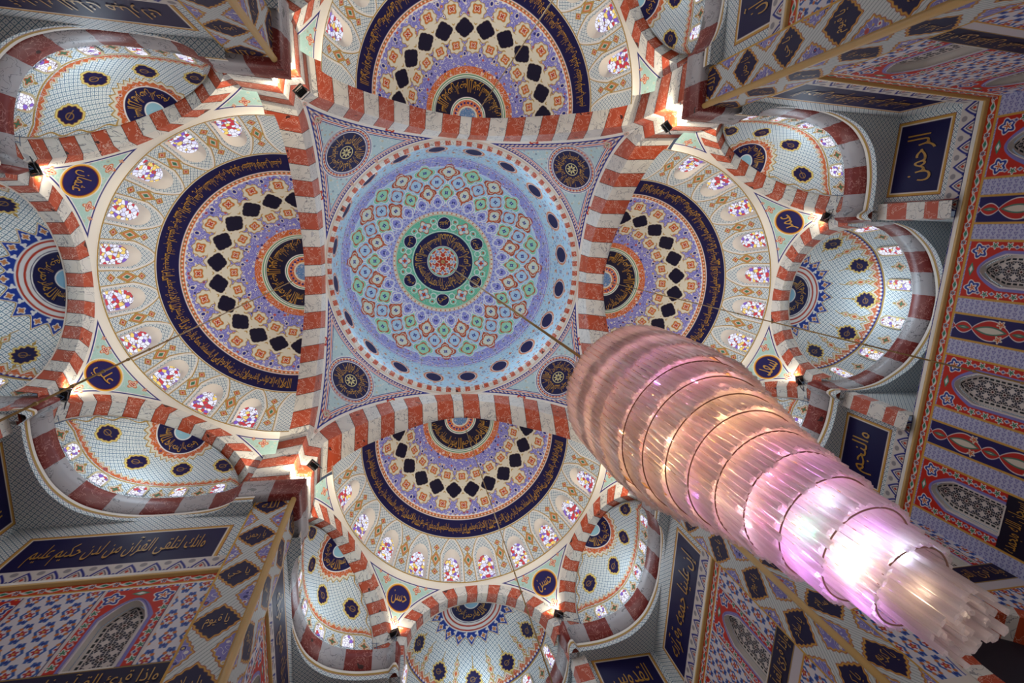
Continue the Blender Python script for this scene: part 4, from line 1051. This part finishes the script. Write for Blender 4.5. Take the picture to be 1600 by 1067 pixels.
def build_pier_back():
    mb = MB(); 
    mb.add([(1.108, PP, 2.43), (1.108, PP, -.2), (1.108, WY + .01, -.2), (1.108, WY + .01, 2.43)], [(0, 1, 2, 3)])
    mb.add([(1.105, WY, LOW), (1.295, WY, LOW), (1.295, WY, -.2), (1.105, WY, -.2)], [(0, 1, 2, 3)]); mb.add([(1.825, WY, LOW), (EX, WY, LOW), (EX, WY, -.2), (1.825, WY, -.2)], [(0, 1, 2, 3)]); mb.add([(PP, PP, .72), (1.108, PP, .72), (1.108, PP, -.2), (PP, PP, -.2)], [(0, 1, 2, 3)])
    return mb.mesh('lower_wall', [PLAS])
def build_moulding():
    """white and gold cornice moulding under the sawtooth frieze, along one side wall and round to mid end wall"""
    prof = [(0, 1.925), (.004, 1.922), (.004, 1.904), (.004, 1.902), (.010, 1.900), (.010, 1.886), (0, 1.882)]
    Q = [(1.108, WY), (EX, WY), (EX, 0)]; P = []
    for i, (x, y) in enumerate(Q):
        row = []
        for o, h in prof: row.append((x - (o if i > 0 else 0), y - (o if i < 2 else 0), h))
        P.append(row)
    P = np.array(P, float); mi = [[(0 if j < 3 else 1) for j in range(len(prof) - 1)] for _ in range(len(Q) - 1)]
    return grid_mesh('moulding', P, [PLAS, GOLD], midx=mi, smooth=False)
la, lb2_ = build_low_arch()
sw, ew, ni, bp, pf, pb, mo = build_side_wall(), build_end_wall(), build_niche(), build_band_pilaster(), build_pier_side(), build_pier_back(), build_moulding()
eu = {1: build_end_upper(1), -1: build_end_upper(-1)}
sw2, bp2, pf2, pb2, mo2, la2, lb3_ = [mirror_mesh(x, 'm') for x in (sw, bp, pf, pb, mo, la, lb2_)]
lowm = MB(); lowm.add([(EX, -WY, LOW), (EX, WY, LOW), (EX, WY, -.2), (EX, -WY, -.2)], [(0, 1, 2, 3)]); lowe = lowm.mesh('lower_wall', [PLAS])
lip = MB(); lip.tube([(PP - .004, PP - .004, 2.415), (PP - .004, PP - .004, -.2)], .0125, 10); lip_me = lip.mesh('gold_edge', [GOLD], True)

def grille_mesh(hw, h0, top):
    """pierced plaster grille, centred at x=0; local plane x,z ; painted holes are real dark insets"""
    n, m = 150, 260
    X = np.linspace(-hw, hw, n)[:, None] + np.zeros((1, m)); H_ = np.linspace(h0, top, m)[None] + np.zeros((n, 1))
    yy = np.clip((top - H_) / .09, 0, 1); inside = np.abs(X) < hw * yy ** .55 + 1e-6
    p = Pt((n, m), (214, 206, 200)); e = hw * yy ** .55 - np.abs(X)
    # border of slots
    sl = np.maximum(np.abs(e - .016) - .0035, .28 - np.abs(((H_ + 10) % .02) / .02 - .5) * 1.0 - .05); p.put(np.maximum(np.abs(e - .015) - .0038, np.abs(((H_ + 10) % .022) - .011) - .0075), (26, 34, 40))
    core = .024 - e
    cw = .046; R0 = [(j, i) for j in range(-3, 4) for i in range(0, 12)]
    rows = np.arange(h0 - .02, top, cw)
    Xc = ((X + cw / 2 + 10 * cw) % cw) - cw / 2; Yc = ((H_ - h0) % cw) - cw / 2; rr = np.hypot(Xc, Yc); a_ = np.arctan2(Yc, Xc)
    dk = (30, 26, 30)
    p.put(np.maximum(core, rr - .0045), (70, 20, 20))
    p.put(np.maximum(core, np.maximum(np.abs(rr - .0115) - .0035, .0012 + rr * 0 - rr * np.abs(fold(a_, 8)))), dk)
    p.put(np.maximum(core, np.maximum(np.abs(rr - .0195) - .0032, .0016 - rr * np.abs(fold(a_, 10, .3)))), (40, 44, 60))
    return X, H_, p, inside
def window_obj(hw, h0, top):
    X, H_, p, inside = grille_mesh(hw, h0, top); P = np.stack([X, 0 * X + .028, H_], -1)
    g = grid_mesh('grille', P, [PAINT], p.c, p.w, np.stack([X, H_], -1), hole=~inside, smooth=False)
    fr = MB(); hs = np.concatenate([np.linspace(h0, top - .09, 6), top - .09 * (1 - np.linspace(0, 1, 14)[1:] ** .9)])
    o_ = [(-(hw + .006) * min(max((top + .006 - h) / .09, 0), 1) ** .55, h) for h in hs]; o_ = o_ + [(-x, h) for x, h in o_[::-1]]
    N = len(o_); V = [(x, -.002, h) for x, h in o_] + [(x * .97, .03, h) for x, h in o_]; fr.add(V, [(i, i + 1, N + i + 1, N + i) for i in range(N - 1)])
    fr.box((0, .014, h0), (2 * hw + .004, .03, .006))
    return fr.mesh('window_reveal', [PLAS]), g
wr, wg = window_obj(.120 * .70 - .018, 1.476, 1.832 - .059)

def wall_text(s_, kx, kz, width, height, fn):
    mb = MB(); letter(mb, s_, fn, width, height); return mb.mesh('lettering', [INK])
# names along walls: (arm, side) -> panel text
PAN = {(0, -1): 'الرحمن علم القرآن خلق الإنسان', (0, 1): 'والسماء رفعها ووضع الميزان', (1, -1): 'إن علينا جمعه وقرآنه', (1, 1): 'فإذا قرأناه فاتبع قرآنه',
       (2, -1): 'وانك لتلقى القرآن من لدن حكيم عليم', (2, 1): 'كتاب أنزلناه إليك مبارك', (3, 1): 'فاقرءوا ما تيسر من القرآن', (3, -1): 'إنا أنزلناه في ليلة القدر'}
ENDT = {(0, -1): 'الرحمن', (0, 1): 'والنجم', (1, 1): 'الرحيم', (1, -1): 'القدوس', (2, 1): 'السلام', (2, -1): 'المؤمن', (3, 1): 'الملك', (3, -1): 'العزيز'}
PIER = ['الله', 'يا رحمن', 'يا حي', 'يا قيوم', 'يا سلام', 'يا كريم']
# with arm k on +x: looking outward along +y, right = y cross z = +x ; for -y side right = -x ; for end wall (+x): right = -y
nwin = 1; nwall = 0
SN = {1: 'clockwise', -1: 'anticlockwise'}
for k, (nm, _) in enumerate(ARMS):
    rz = k * pi / 2
    we = empty('wall_%s_end' % nm, (0, 0, 0), rz); tag(we, 'end wall with four arched grille windows and navy floral strips, ' + SIDE[k], 'wall', kind='structure')
    ob('painted_tiling', ew, we); ob('recess_lining', ni, we); ob('lower_wall', lowe, we)
    for sg in (1, -1):
        ob('upper_panel', eu[sg], we); ob('striped_band', bp if sg == 1 else bp2, we)
        fn = lambda Q, sg=sg: np.stack([np.full(len(Q), EX - .003), sg * .7575 - Q[:, 0], 2.152 + Q[:, 1]], -1)
        ob('panel_inscription', wall_text(ENDT[(k, sg)], 0, 0, .22, .15, fn), we)
    fnb = lambda Q: np.stack([np.full(len(Q), EX - .003), -Q[:, 0], 1.425 + Q[:, 1]], -1)
    for xc in EWIN:
        fn = lambda Q, xc=xc: np.stack([np.full(len(Q), EX - .003), xc - Q[:, 0], 1.425 + Q[:, 1]], -1)
        ob('window_inscription', wall_text('سبحان الله وبحمده', 0, 0, .22, .075, fn), we)
    for sg in (1, -1):
        wsd = empty('wall_%s_side' % nm, (0, 0, 0), rz)
        tag(wsd, 'side wall with navy inscription panel and sawtooth frieze, %s side of the bay %s' % (SN[sg], SIDE[k]), 'wall', kind='structure')
        ob('painted_tiling', sw if sg == 1 else sw2, wsd); ob('lower_wall', pb if sg == 1 else pb2, wsd)
        ob('moulding', mo if sg == 1 else mo2, wsd)
        ob('low_arch', la if sg == 1 else la2, wsd); ob('recess_back', lb2_ if sg == 1 else lb3_, wsd)
        fn = lambda Q, sg=sg: np.stack([1.525 + sg * Q[:, 0], np.full(len(Q), sg * (WY - .003)), 2.09 + Q[:, 1]], -1)
        ob('panel_inscription', wall_text(PAN[(k, sg)], 0, 0, .60, .155, fn), wsd)
        fn = lambda Q, sg=sg: np.stack([1.55 + sg * Q[:, 0], np.full(len(Q), sg * (WY - .003)), 1.425 + Q[:, 1]], -1)
        ob('band_inscription', wall_text('وإذا قرئ القرآن فاستمعوا له وأنصتوا لعلكم ترحمون', 0, 0, .84, .085, fn), wsd)
        pr_ = empty('pillar_%s_face' % nm, (0, 0, 0), rz); tag(pr_, 'pier face with navy calligraphy lozenges on lilac, %s side of the bay %s' % (SN[sg], SIDE[k]), 'pier', kind='structure')
        ob('painted_face', pf if sg == 1 else pf2, pr_)
        for i, t_ in enumerate(PIER):
            xc = (PP + .012 + 1.108) / 2; hc = 2.33 - .245 * i
            fn = lambda Q, sg=sg, hc=hc: np.stack([xc + sg * Q[:, 0], np.full(len(Q), sg * (PP - .002)), hc + Q[:, 1]], -1)
            ob('lozenge_inscription', wall_text(t_, 0, 0, .070, .062, fn), pr_)
    ob('gold_edge', lip_me, pr_)
    # grille windows
    spots = [(EX, xc, -pi / 2, 'end') for xc in EWIN] + [(x_, sg * WY, 0 if sg == 1 else pi, SN[sg]) for sg in (1, -1) for x_ in (1.335, 1.81)]
    for (px, py, ra, wh) in spots:
        wx, wy = cos(rz) * px - sin(rz) * py, sin(rz) * px + cos(rz) * py
        if not in_view((wx, wy, 1.65), 80): continue
        r_ = empty('window_%d' % nwin, (wx * S, wy * S, 0), rz + ra); nwin += 1
        tag(r_, 'white pierced arched grille window %s on the %s wall of the bay %s' % ({0: 'by the corner', 1: 'near the middle'}[0 if abs(abs(py) - .76) < .05 or px > 1.7 and wh != 'end' else 1] + ' (%s)' % ('%d from the corner' % (nwin - 1)) if False else 'number %d' % (nwin - 1), wh, SIDE[k]), 'window', kind='structure')
        ob('window_reveal', wr, r_); ob('grille', wg, r_)

# floor
mb = MB(); mb.box((0, 0, -.21), (6, 6, .02)); o = ob('floor', mb.mesh('floor', [plain('carpet', L(150, 96, 84), .9)])); tag(o, 'red brown carpeted hall floor', 'floor', kind='structure')

# ------------------------------------------------------------------ spotlights on the cornice
def lamp_mesh():
    body = MB(); body.box((0, 0, 0), (.030, .040, .032)); body.box((.018, 0, 0), (.008, .032, .024)); 
    for i in range(5): body.box((.024, 0, -.012 + .006 * i), (.006, .030, .0015))
    hood = MB(); hood.box((-.019, 0, 0), (.008, .050, .042)); 
    gl = MB(); gl.box((-.0235, 0, 0), (.002, .042, .034))
    return body.meshl('lamp_body', [BLK]), hood.meshl('lamp_hood', [plain('grey_hood', L(150, 150, 140), .4, .3)]), gl.meshl('lamp_lens', [LAMPG])
lb_, lh_, lg_ = lamp_mesh()
ylk = MB(); ylk.tube([(0, .024, 0), (.02, .026, -.02), (.05, .024, -.085)], .0022, 5); ylk.tube([(0, -.024, 0), (.02, -.026, -.02), (.05, -.024, -.085)], .0022, 5); ylk.tube([(.05, .024, -.085), (.05, -.024, -.085)], .0022, 5); yl_ = ylk.meshl('lamp_yoke', [STEEL])
PL = {0: 'hidden pier behind the chandelier', 1: 'lower left pier', 2: 'upper left pier', 3: 'upper right pier'}
EL_ = 1.0
def floodlight(x, y, z, az, label, e, tilt=radians(62)):
    r_ = empty('floodlight', (x * S, y * S, z * S + Z0), az); tag(r_, label, 'floodlight', 'floodlights on the cornice')
    # fixture faces outward from the hall (-x local after rotation pi) and up
    for nme, me in (('lamp_body', lb_), ('lamp_hood', lh_), ('lamp_lens', lg_)):
        o = ob(nme, me, r_); o.rotation_euler = (0, tilt, 0)
    ob('lamp_yoke', yl_, r_)
    # its light: local -x tilted up by 62 deg
    ca, sa_ = cos(az), sin(az)
    d = Vector((-cos(tilt) * ca, -cos(tilt) * sa_, sin(tilt)))
    o = light('SPOT', 'flood_beam', (x + d.x * .035, y + d.y * .035, z + d.z * .035), e, (1, .87, .68), None, spot_size=radians(165), spot_blend=.6, shadow_soft_size=.12)
    o.rotation_euler = d.to_track_quat('-Z', 'Y').to_euler()
for k in range(4):
    a_ = k * pi / 2 + pi / 4; x, y = .885 * sqrt(2) * cos(a_), .885 * sqrt(2) * sin(a_)
    floodlight(x, y, 2.60, a_ + pi, 'square floodlight on the cornice of the ' + PL[k], 800 * EL_)
    for sg in (1, -1):
        rz = k * pi / 2; px, py = 1.932, sg * .487; x, y = cos(rz) * px - sin(rz) * py, sin(rz) * px + cos(rz) * py
        floodlight(x, y, 2.60, rz + pi + (radians(-20) * sg), 'small floodlight at the %s corner of the end recess %s' % (SN[sg], SIDE[k]), 330 * EL_)

# cool daylight of the recess vault windows, plus added fill in each half dome
for k in range(4):
    rz = k * pi / 2
    for px, py, e in ((2.36, 0, 80), (1.66, .80, 52), (1.66, -.80, 52), (1.45, 0, 300)):
        x, y = cos(rz) * px - sin(rz) * py, sin(rz) * px + cos(rz) * py
        light('POINT', 'window_daylight', (x, y, 2.60 if px != 1.45 else 2.72), e, (.70, .86, 1) if px != 1.45 else (.98, .98, 1), None, shadow_soft_size=.5 if px != 1.45 else 1.6)
for ax_, ay_ in ((.5, .5), (-.5, .5), (-.5, -.5), (.5, -.5)): light('POINT', 'drum_daylight', (ax_, ay_, 4.25), 360, (.72, .86, 1), None, shadow_soft_size=3.)  # unseen cool fill lamps added under the dome to brighten it

# ------------------------------------------------------------------ railing wires along the ledge
def build_rail():
    Q = path_clean(.02); mb = MB(); pts = [(x, y, 2.560) for x, y in Q]; mb.tube(pts, .0016, 4); mb.tube([(x, y, 2.53) for x, y in Q], .0012, 4)
    for i in range(0, len(Q), 6): mb.tube([(Q[i][0], Q[i][1], 2.5), (Q[i][0], Q[i][1], 2.562)], .0018, 4)
    return mb.mesh('rail', [WIRE])
rl = build_rail()
for k in range(4):
    o = ob('ledge_railing', rl, None, k * pi / 2); tag(o, 'thin wire railing on the cornice ledge ' + SIDE[k], 'railing', 'wire railings on the ledges')

# ------------------------------------------------------------------ lamp chains of the four bays
CH = {2: ((460.5, 425), (0, 655)), 1: ((752, 690), (860, 1060)), 0: ((950, 441), (1600, 600)), 3: ((735, 190), (859, 6))}
def unproj(p, h):
    d = BAS @ np.array([p[0] - 800, p[1] - 533.5, FPX]); return CAM + d * (h / d[2])
for k, (a_, b_) in CH.items():
    nm = {2: 'left', 1: 'lower', 0: 'right', 3: 'upper'}[k]
    P = unproj(a_, 3.86); P2 = unproj(b_, .9)
    top = {2: (-1.15, .02), 1: (.2, 1.15), 0: (1.15, .05), 3: (.16, -1.15)}[k]
    # vertical rod: choose plan position on the great arch crown whose image runs through the far point
    best = None
    for s_ in np.linspace(-.5, .5, 201):
        q = {0: (1.15, s_), 1: (s_, 1.15), 2: (-1.15, s_), 3: (s_, -1.15)}[k]
        v = BAS.T @ (np.array([q[0], q[1], 3.8]) - CAM); i0 = np.array([800 + FPX * v[0] / v[2], 533.5 + FPX * v[1] / v[2]])
        z = np.array([621.87, 360.36]); dr = i0 - z; e_ = abs(dr[0] * (b_[1] - z[1]) - dr[1] * (b_[0] - z[0])) / np.linalg.norm(dr)
        if best is None or e_ < best[0]: best = (e_, q)
    q = best[1]; mb = MB(); zt = float(h_out(abs(q[1] if k in (0, 2) else q[0]))) + .02
    mb.tube([(q[0], q[1], zt), (q[0], q[1], .35)], .0026, 6)
    for z in np.arange(.4, zt, .12): mb.tube([(q[0], q[1], z), (q[0], q[1], z + .006)], .0042, 6)
    r_ = empty('lamp_chain', (0, 0, 0)); tag(r_, 'thin brass rod hanging from the great arch ' + SIDE[k], 'lamp rod', 'lamp rods of the bays')
    ob('rod', mb.mesh('rod', [BRASS], True), r_)
    mb = MB(); mb.tube([(q[0], q[1], zt - .01), (q[0], q[1], zt + .02)], .02, 12); ob('ceiling_hook', mb.mesh('hook', [PLAS]), r_)

# ------------------------------------------------------------------ crystal chandelier
def rod_mat():
    m, nt, b = mat('crystal_rod'); nt.nodes.remove(b); out = nt.nodes['Material Output']
    tc = nd(nt, 'ShaderNodeTexCoord').outputs['Object']; mp = nd(nt, 'ShaderNodeMapping'); mp.inputs['Scale'].default_value = (16, 16, 3); lk(nt, tc, mp.inputs[0])
    nz = nd(nt, 'ShaderNodeTexNoise'); nz.inputs['Scale'].default_value = 2.2; nz.inputs['Detail'].default_value = 3; lk(nt, mp.outputs[0], nz.inputs['Vector'])
    bmp = nd(nt, 'ShaderNodeBump'); bmp.inputs['Strength'].default_value = .5; bmp.inputs['Distance'].default_value = .02; lk(nt, nz.outputs[0], bmp.inputs['Height'])
    tr = nd(nt, 'ShaderNodeBsdfTranslucent'); tr.inputs[0].default_value = (.92, .82, .78, 1); lk(nt, bmp.outputs[0], tr.inputs['Normal'])
    df = nd(nt, 'ShaderNodeBsdfDiffuse'); df.inputs[0].default_value = (.62, .50, .46, 1); lk(nt, bmp.outputs[0], df.inputs['Normal'])
    mp2 = nd(nt, 'ShaderNodeMapping'); mp2.inputs['Scale'].default_value = (10, 10, .8); lk(nt, tc, mp2.inputs[0]); n3 = nd(nt, 'ShaderNodeTexNoise'); n3.inputs['Scale'].default_value = 1.3; n3.inputs['Detail'].default_value = 4; lk(nt, mp2.outputs[0], n3.inputs['Vector'])
    va = mth(nt, 'MULTIPLY_ADD', n3.outputs[0], 1.5, .12); lk(nt, mixc(nt, va, (.46, .34, .32), (.97, .88, .84)), tr.inputs[0]); lk(nt, mixc(nt, va, (.30, .22, .21), (.70, .60, .56)), df.inputs[0])
    gs = nd(nt, 'ShaderNodeBsdfGlossy'); gs.inputs['Roughness'].default_value = .18; gs.inputs[0].default_value = (.9, .9, .95, 1); lk(nt, bmp.outputs[0], gs.inputs['Normal'])
    tp = nd(nt, 'ShaderNodeBsdfTransparent'); tp.inputs[0].default_value = (.92, .88, .88, 1)
    def mx(f, a, b_):
        n = nd(nt, 'ShaderNodeMixShader'); n.inputs[0].default_value = f; lk(nt, a, n.inputs[1]); lk(nt, b_, n.inputs[2]); return n.outputs[0]
    x = mx(.35, tr.outputs[0], df.outputs[0]); x = mx(.18, x, gs.outputs[0]); x = mx(.16, x, tp.outputs[0]); lk(nt, x, out.inputs[0]); return m
ROD = rod_mat()
#       bottom h, radius at the bottom, top h
TIERS = [(.83, .140, .93), (.76, .139, .862), (.70, .134, .795), (.655, .121, .745), (.61, .107, .70), (.57, .095, .655), (.525, .083, .612), (.48, .074, .567), (.43, .066, .522), (.38, .057, .475), (.331, .044, .425), (.284, .030, .378)]
ch = empty('crystal_chandelier', (0, 0, .285 * S + Z0)); tag(ch, 'huge tiered chandelier of hanging glass rods glowing pink, purple and amber', 'chandelier')
ZB = np.array([0, 0, .285])
def rod_mesh(length, wd, tk=.0035):
    """flat ridged glass bar, top at origin"""
    mb = MB(); prof = [(-wd / 2, 0), (-wd * .28, -tk * .6), (0, -tk), (wd * .28, -tk * .6), (wd / 2, 0), (0, tk * .5)]
    V = [(x, y, z) for z in (0, -length) for x, y in prof]; N = len(prof)
    mb.add(V, [(i, (i + 1) % N, N + (i + 1) % N, N + i) for i in range(N)] );  return mb.meshl('crystal_rod', [ROD])
individual = 0
for ti, (hb_, rb_, ht_) in enumerate(TIERS):
    tr_ = empty('crystal_tier'); tr_.parent = ch; tr_.location = (0, 0, (ht_ - .285) * S)
    n = int(2 * pi * rb_ / .0098); wd = 2 * pi * rb_ / n * .95; Ln = ht_ - hb_; rm = rod_mesh(Ln, wd)
    rg = MB(); rg.tube([(rb_ * .985 * cos(a_), rb_ * .985 * sin(a_), .0) for a_ in np.linspace(0, 2 * pi, 49)], .0028, 6)
    for a_ in np.linspace(0, 2 * pi, 9)[:-1]: rg.tube([(0, 0, .004), (rb_ * .98 * cos(a_), rb_ * .98 * sin(a_), 0)], .0016, 4)
    ob('tier_ring', rg.meshl('ring', [BRASS], True), tr_)
    lr = MB(); q_ = hb_ - ht_ + .003; lr.tube([(rb_ * .93 * cos(a_), rb_ * .93 * sin(a_), q_) for a_ in np.linspace(0, 2 * pi, 61)], .0010, 5); ob('lower_ring', lr.meshl('ring', [BROWN], True), tr_) if ti < 11 else None  # thin dark ring added to draw the shaded gap under each tier
    rest = MB(); base = rod_mesh(Ln, wd); bv = np.array([v.co[:] for v in base.vertices]) / S; bf = [tuple(p.vertices) for p in base.polygons]
    if ti == 11:
        for r2, n2 in ((.020, 12), (.010, 6)):
            for i in range(n2): o = ob('crystal_rod', rm, tr_); a2 = 2 * pi * i / n2; o.location = (r2 * cos(a2) * S, r2 * sin(a2) * S, (rng.normal(0, .004) + .002) * S); o.rotation_euler = (0, 0, a2 + pi / 2); individual += 1
    for i in range(n):
        a_ = 2 * pi * i / n + ti * .37; j1, j2 = rng.normal(0, .06), rng.normal(0, .0035)
        facing = cos(a_ - radians(212)) > .15 and ti >= 8
        if facing and individual < 100:
            o = ob('crystal_rod', rm, tr_); o.location = (rb_ * cos(a_) * S, rb_ * sin(a_) * S, (j2) * S); o.rotation_euler = (0, 0, a_ - pi / 2 + pi + j1); individual += 1
        else:
            r0 = a_ + pi / 2 + j1; c0, s0 = cos(r0), sin(r0); V = bv @ np.array([[c0, s0, 0], [-s0, c0, 0], [0, 0, 1]]) + np.array([rb_ * cos(a_), rb_ * sin(a_), j2]); rest.add(V, bf)
    if rest.V: o = ob('crystal_rods', rest.meshl('crystal_rods', [ROD]), tr_); o['kind'] = 'stuff'
# top frame and suspension
mb = MB(); mb.tube([(0, 0, .93 - .285), (0, 0, 5.58 - .285)], .0042, 8); ob('suspension_rope', mb.meshl('rope', [BRASS], True), ch)
mb = MB(); mb.tube([(0, 0, .35 - .285), (0, 0, .945 - .285)], .006, 10); ob('centre_pole', mb.meshl('pole', [STEEL], True), ch)
BULB = {}
CORE = [(.86, 302, .07, 9, (1, .45, .34)), (.86, 212, .05, 6, (1, .62, .5)), (.86, 130, .07, 9, (1, .62, .32)), (.78, 302, .07, 12, (1, .36, .30)), (.78, 212, .06, 6, (.9, .55, .7)), (.78, 130, .07, 11, (1, .62, .30)),
        (.70, 305, .06, 12, (1, .58, .30)), (.70, 212, .06, 7, (.95, .5, .6)), (.70, 130, .06, 9, (1, .6, .35)), (.63, 305, .055, 10, (1, .62, .30)), (.63, 200, .05, 9, (1, .66, .36)), (.63, 130, .055, 8, (.7, .55, 1)),
        (.56, 302, .045, 9, (1, .5, .45)), (.56, 212, .03, 8, (1, .55, .55)), (.56, 130, .045, 8, (.8, .5, 1)), (.49, 302, .04, 6, (.85, .42, 1)), (.49, 200, .03, 9, (1, .5, .8)), (.49, 125, .04, 7, (.6, .3, 1)),
        (.42, 302, .03, 5, (.85, .6, 1)), (.42, 130, .03, 6, (.6, .3, 1)), (.36, 212, .01, 5, (1, .72, .7)), (.32, 212, .0, 1.2, (1, .7, .7))]
for hh_, az_, rr_, e_, c_ in CORE: light('POINT', 'core_light', (rr_ * cos(radians(az_)), rr_ * sin(radians(az_)), hh_), e_ * .42, c_, None, shadow_soft_size=.09)
def bulb_mat(c):
    if c not in BULB: BULB[c] = emis('bulb', c, 30)
    return BULB[c]
LC = {'w': (1, .82, .58), 'p': (.62, .28, 1), 'm': (1, .35, .85), 'o': (1, .5, .28), 'y': (1, .72, .3), 'b': (.6, .75, 1), 'g': (.3, 1, .7), 'r': (1, .35, .3)}
ELC = 7.5
# (height, azimuth deg, radius fraction, colour, power)
LL_ = [(.88, 200, .6, 'o', 3), (.80, 250, .72, 'p', 4), (.80, 160, .7, 'y', 7), (.74, 235, .8, 'p', 7), (.74, 150, .78, 'y', 9), (.70, 262, .8, 'm', 12), (.70, 205, .8, 'w', 6), (.69, 290, .8, 'r', 9), (.64, 195, .8, 'w', 9), (.64, 165, .8, 'y', 12), (.645, 300, .75, 'y', 14),
       (.60, 250, .8, 'y', 8), (.60, 140, .75, 'p', 7), (.60, 210, .8, 'r', 5), (.605, 290, .8, 'o', 12), (.55, 235, .8, 'o', 7), (.555, 180, .8, 'y', 7), (.56, 280, .8, 'o', 9), (.51, 178, .8, 'w', 20), (.51, 255, .8, 'm', 7), (.51, 135, .75, 'b', 7), (.465, 225, .8, 'm', 6), (.46, 178, .8, 'm', 14), (.465, 275, .8, 'p', 11),
       (.41, 198, .8, 'g', 5), (.41, 160, .8, 'p', 14), (.415, 240, .8, 'b', 6), (.41, 130, .8, 'p', 8), (.362, 205, .72, 'w', 9), (.362, 178, .75, 'w', 6), (.365, 240, .75, 'p', 7), (.35, 140, .7, 'p', 8), (.31, 215, .5, 'w', .8), (.34, 250, .75, 'b', 3), (.45, 60, .7, 'p', 4), (.60, 20, .7, 'm', 4)]
def rad_at(h):
    hs = [t[0] for t in TIERS][::-1] + [1.0]; rs = [t[1] for t in TIERS][::-1] + [.14]; return float(np.interp(h, hs, rs))
bm_ = {}
for h, az, fr_, c, e in LL_:
    R_ = rad_at(h + .02) * fr_ * .86; a_ = radians(az); x, y = R_ * cos(a_), R_ * sin(a_)
    mb = MB(); mb.tube([(0, 0, -.004), (0, 0, -.002), (0, 0, .003), (0, 0, .006)], .0035, 8)
    if c not in bm_: bm_[c] = mb.meshl('bulb', [bulb_mat(LC[c])], True)
    o = ob('bulb', bm_[c], ch); o.location = (x * S, y * S, (h - .285) * S)
    light('POINT', 'bulb_light', (x * 1.0, y * 1.0, h), e * ELC, LC[c], None, shadow_soft_size=.035)
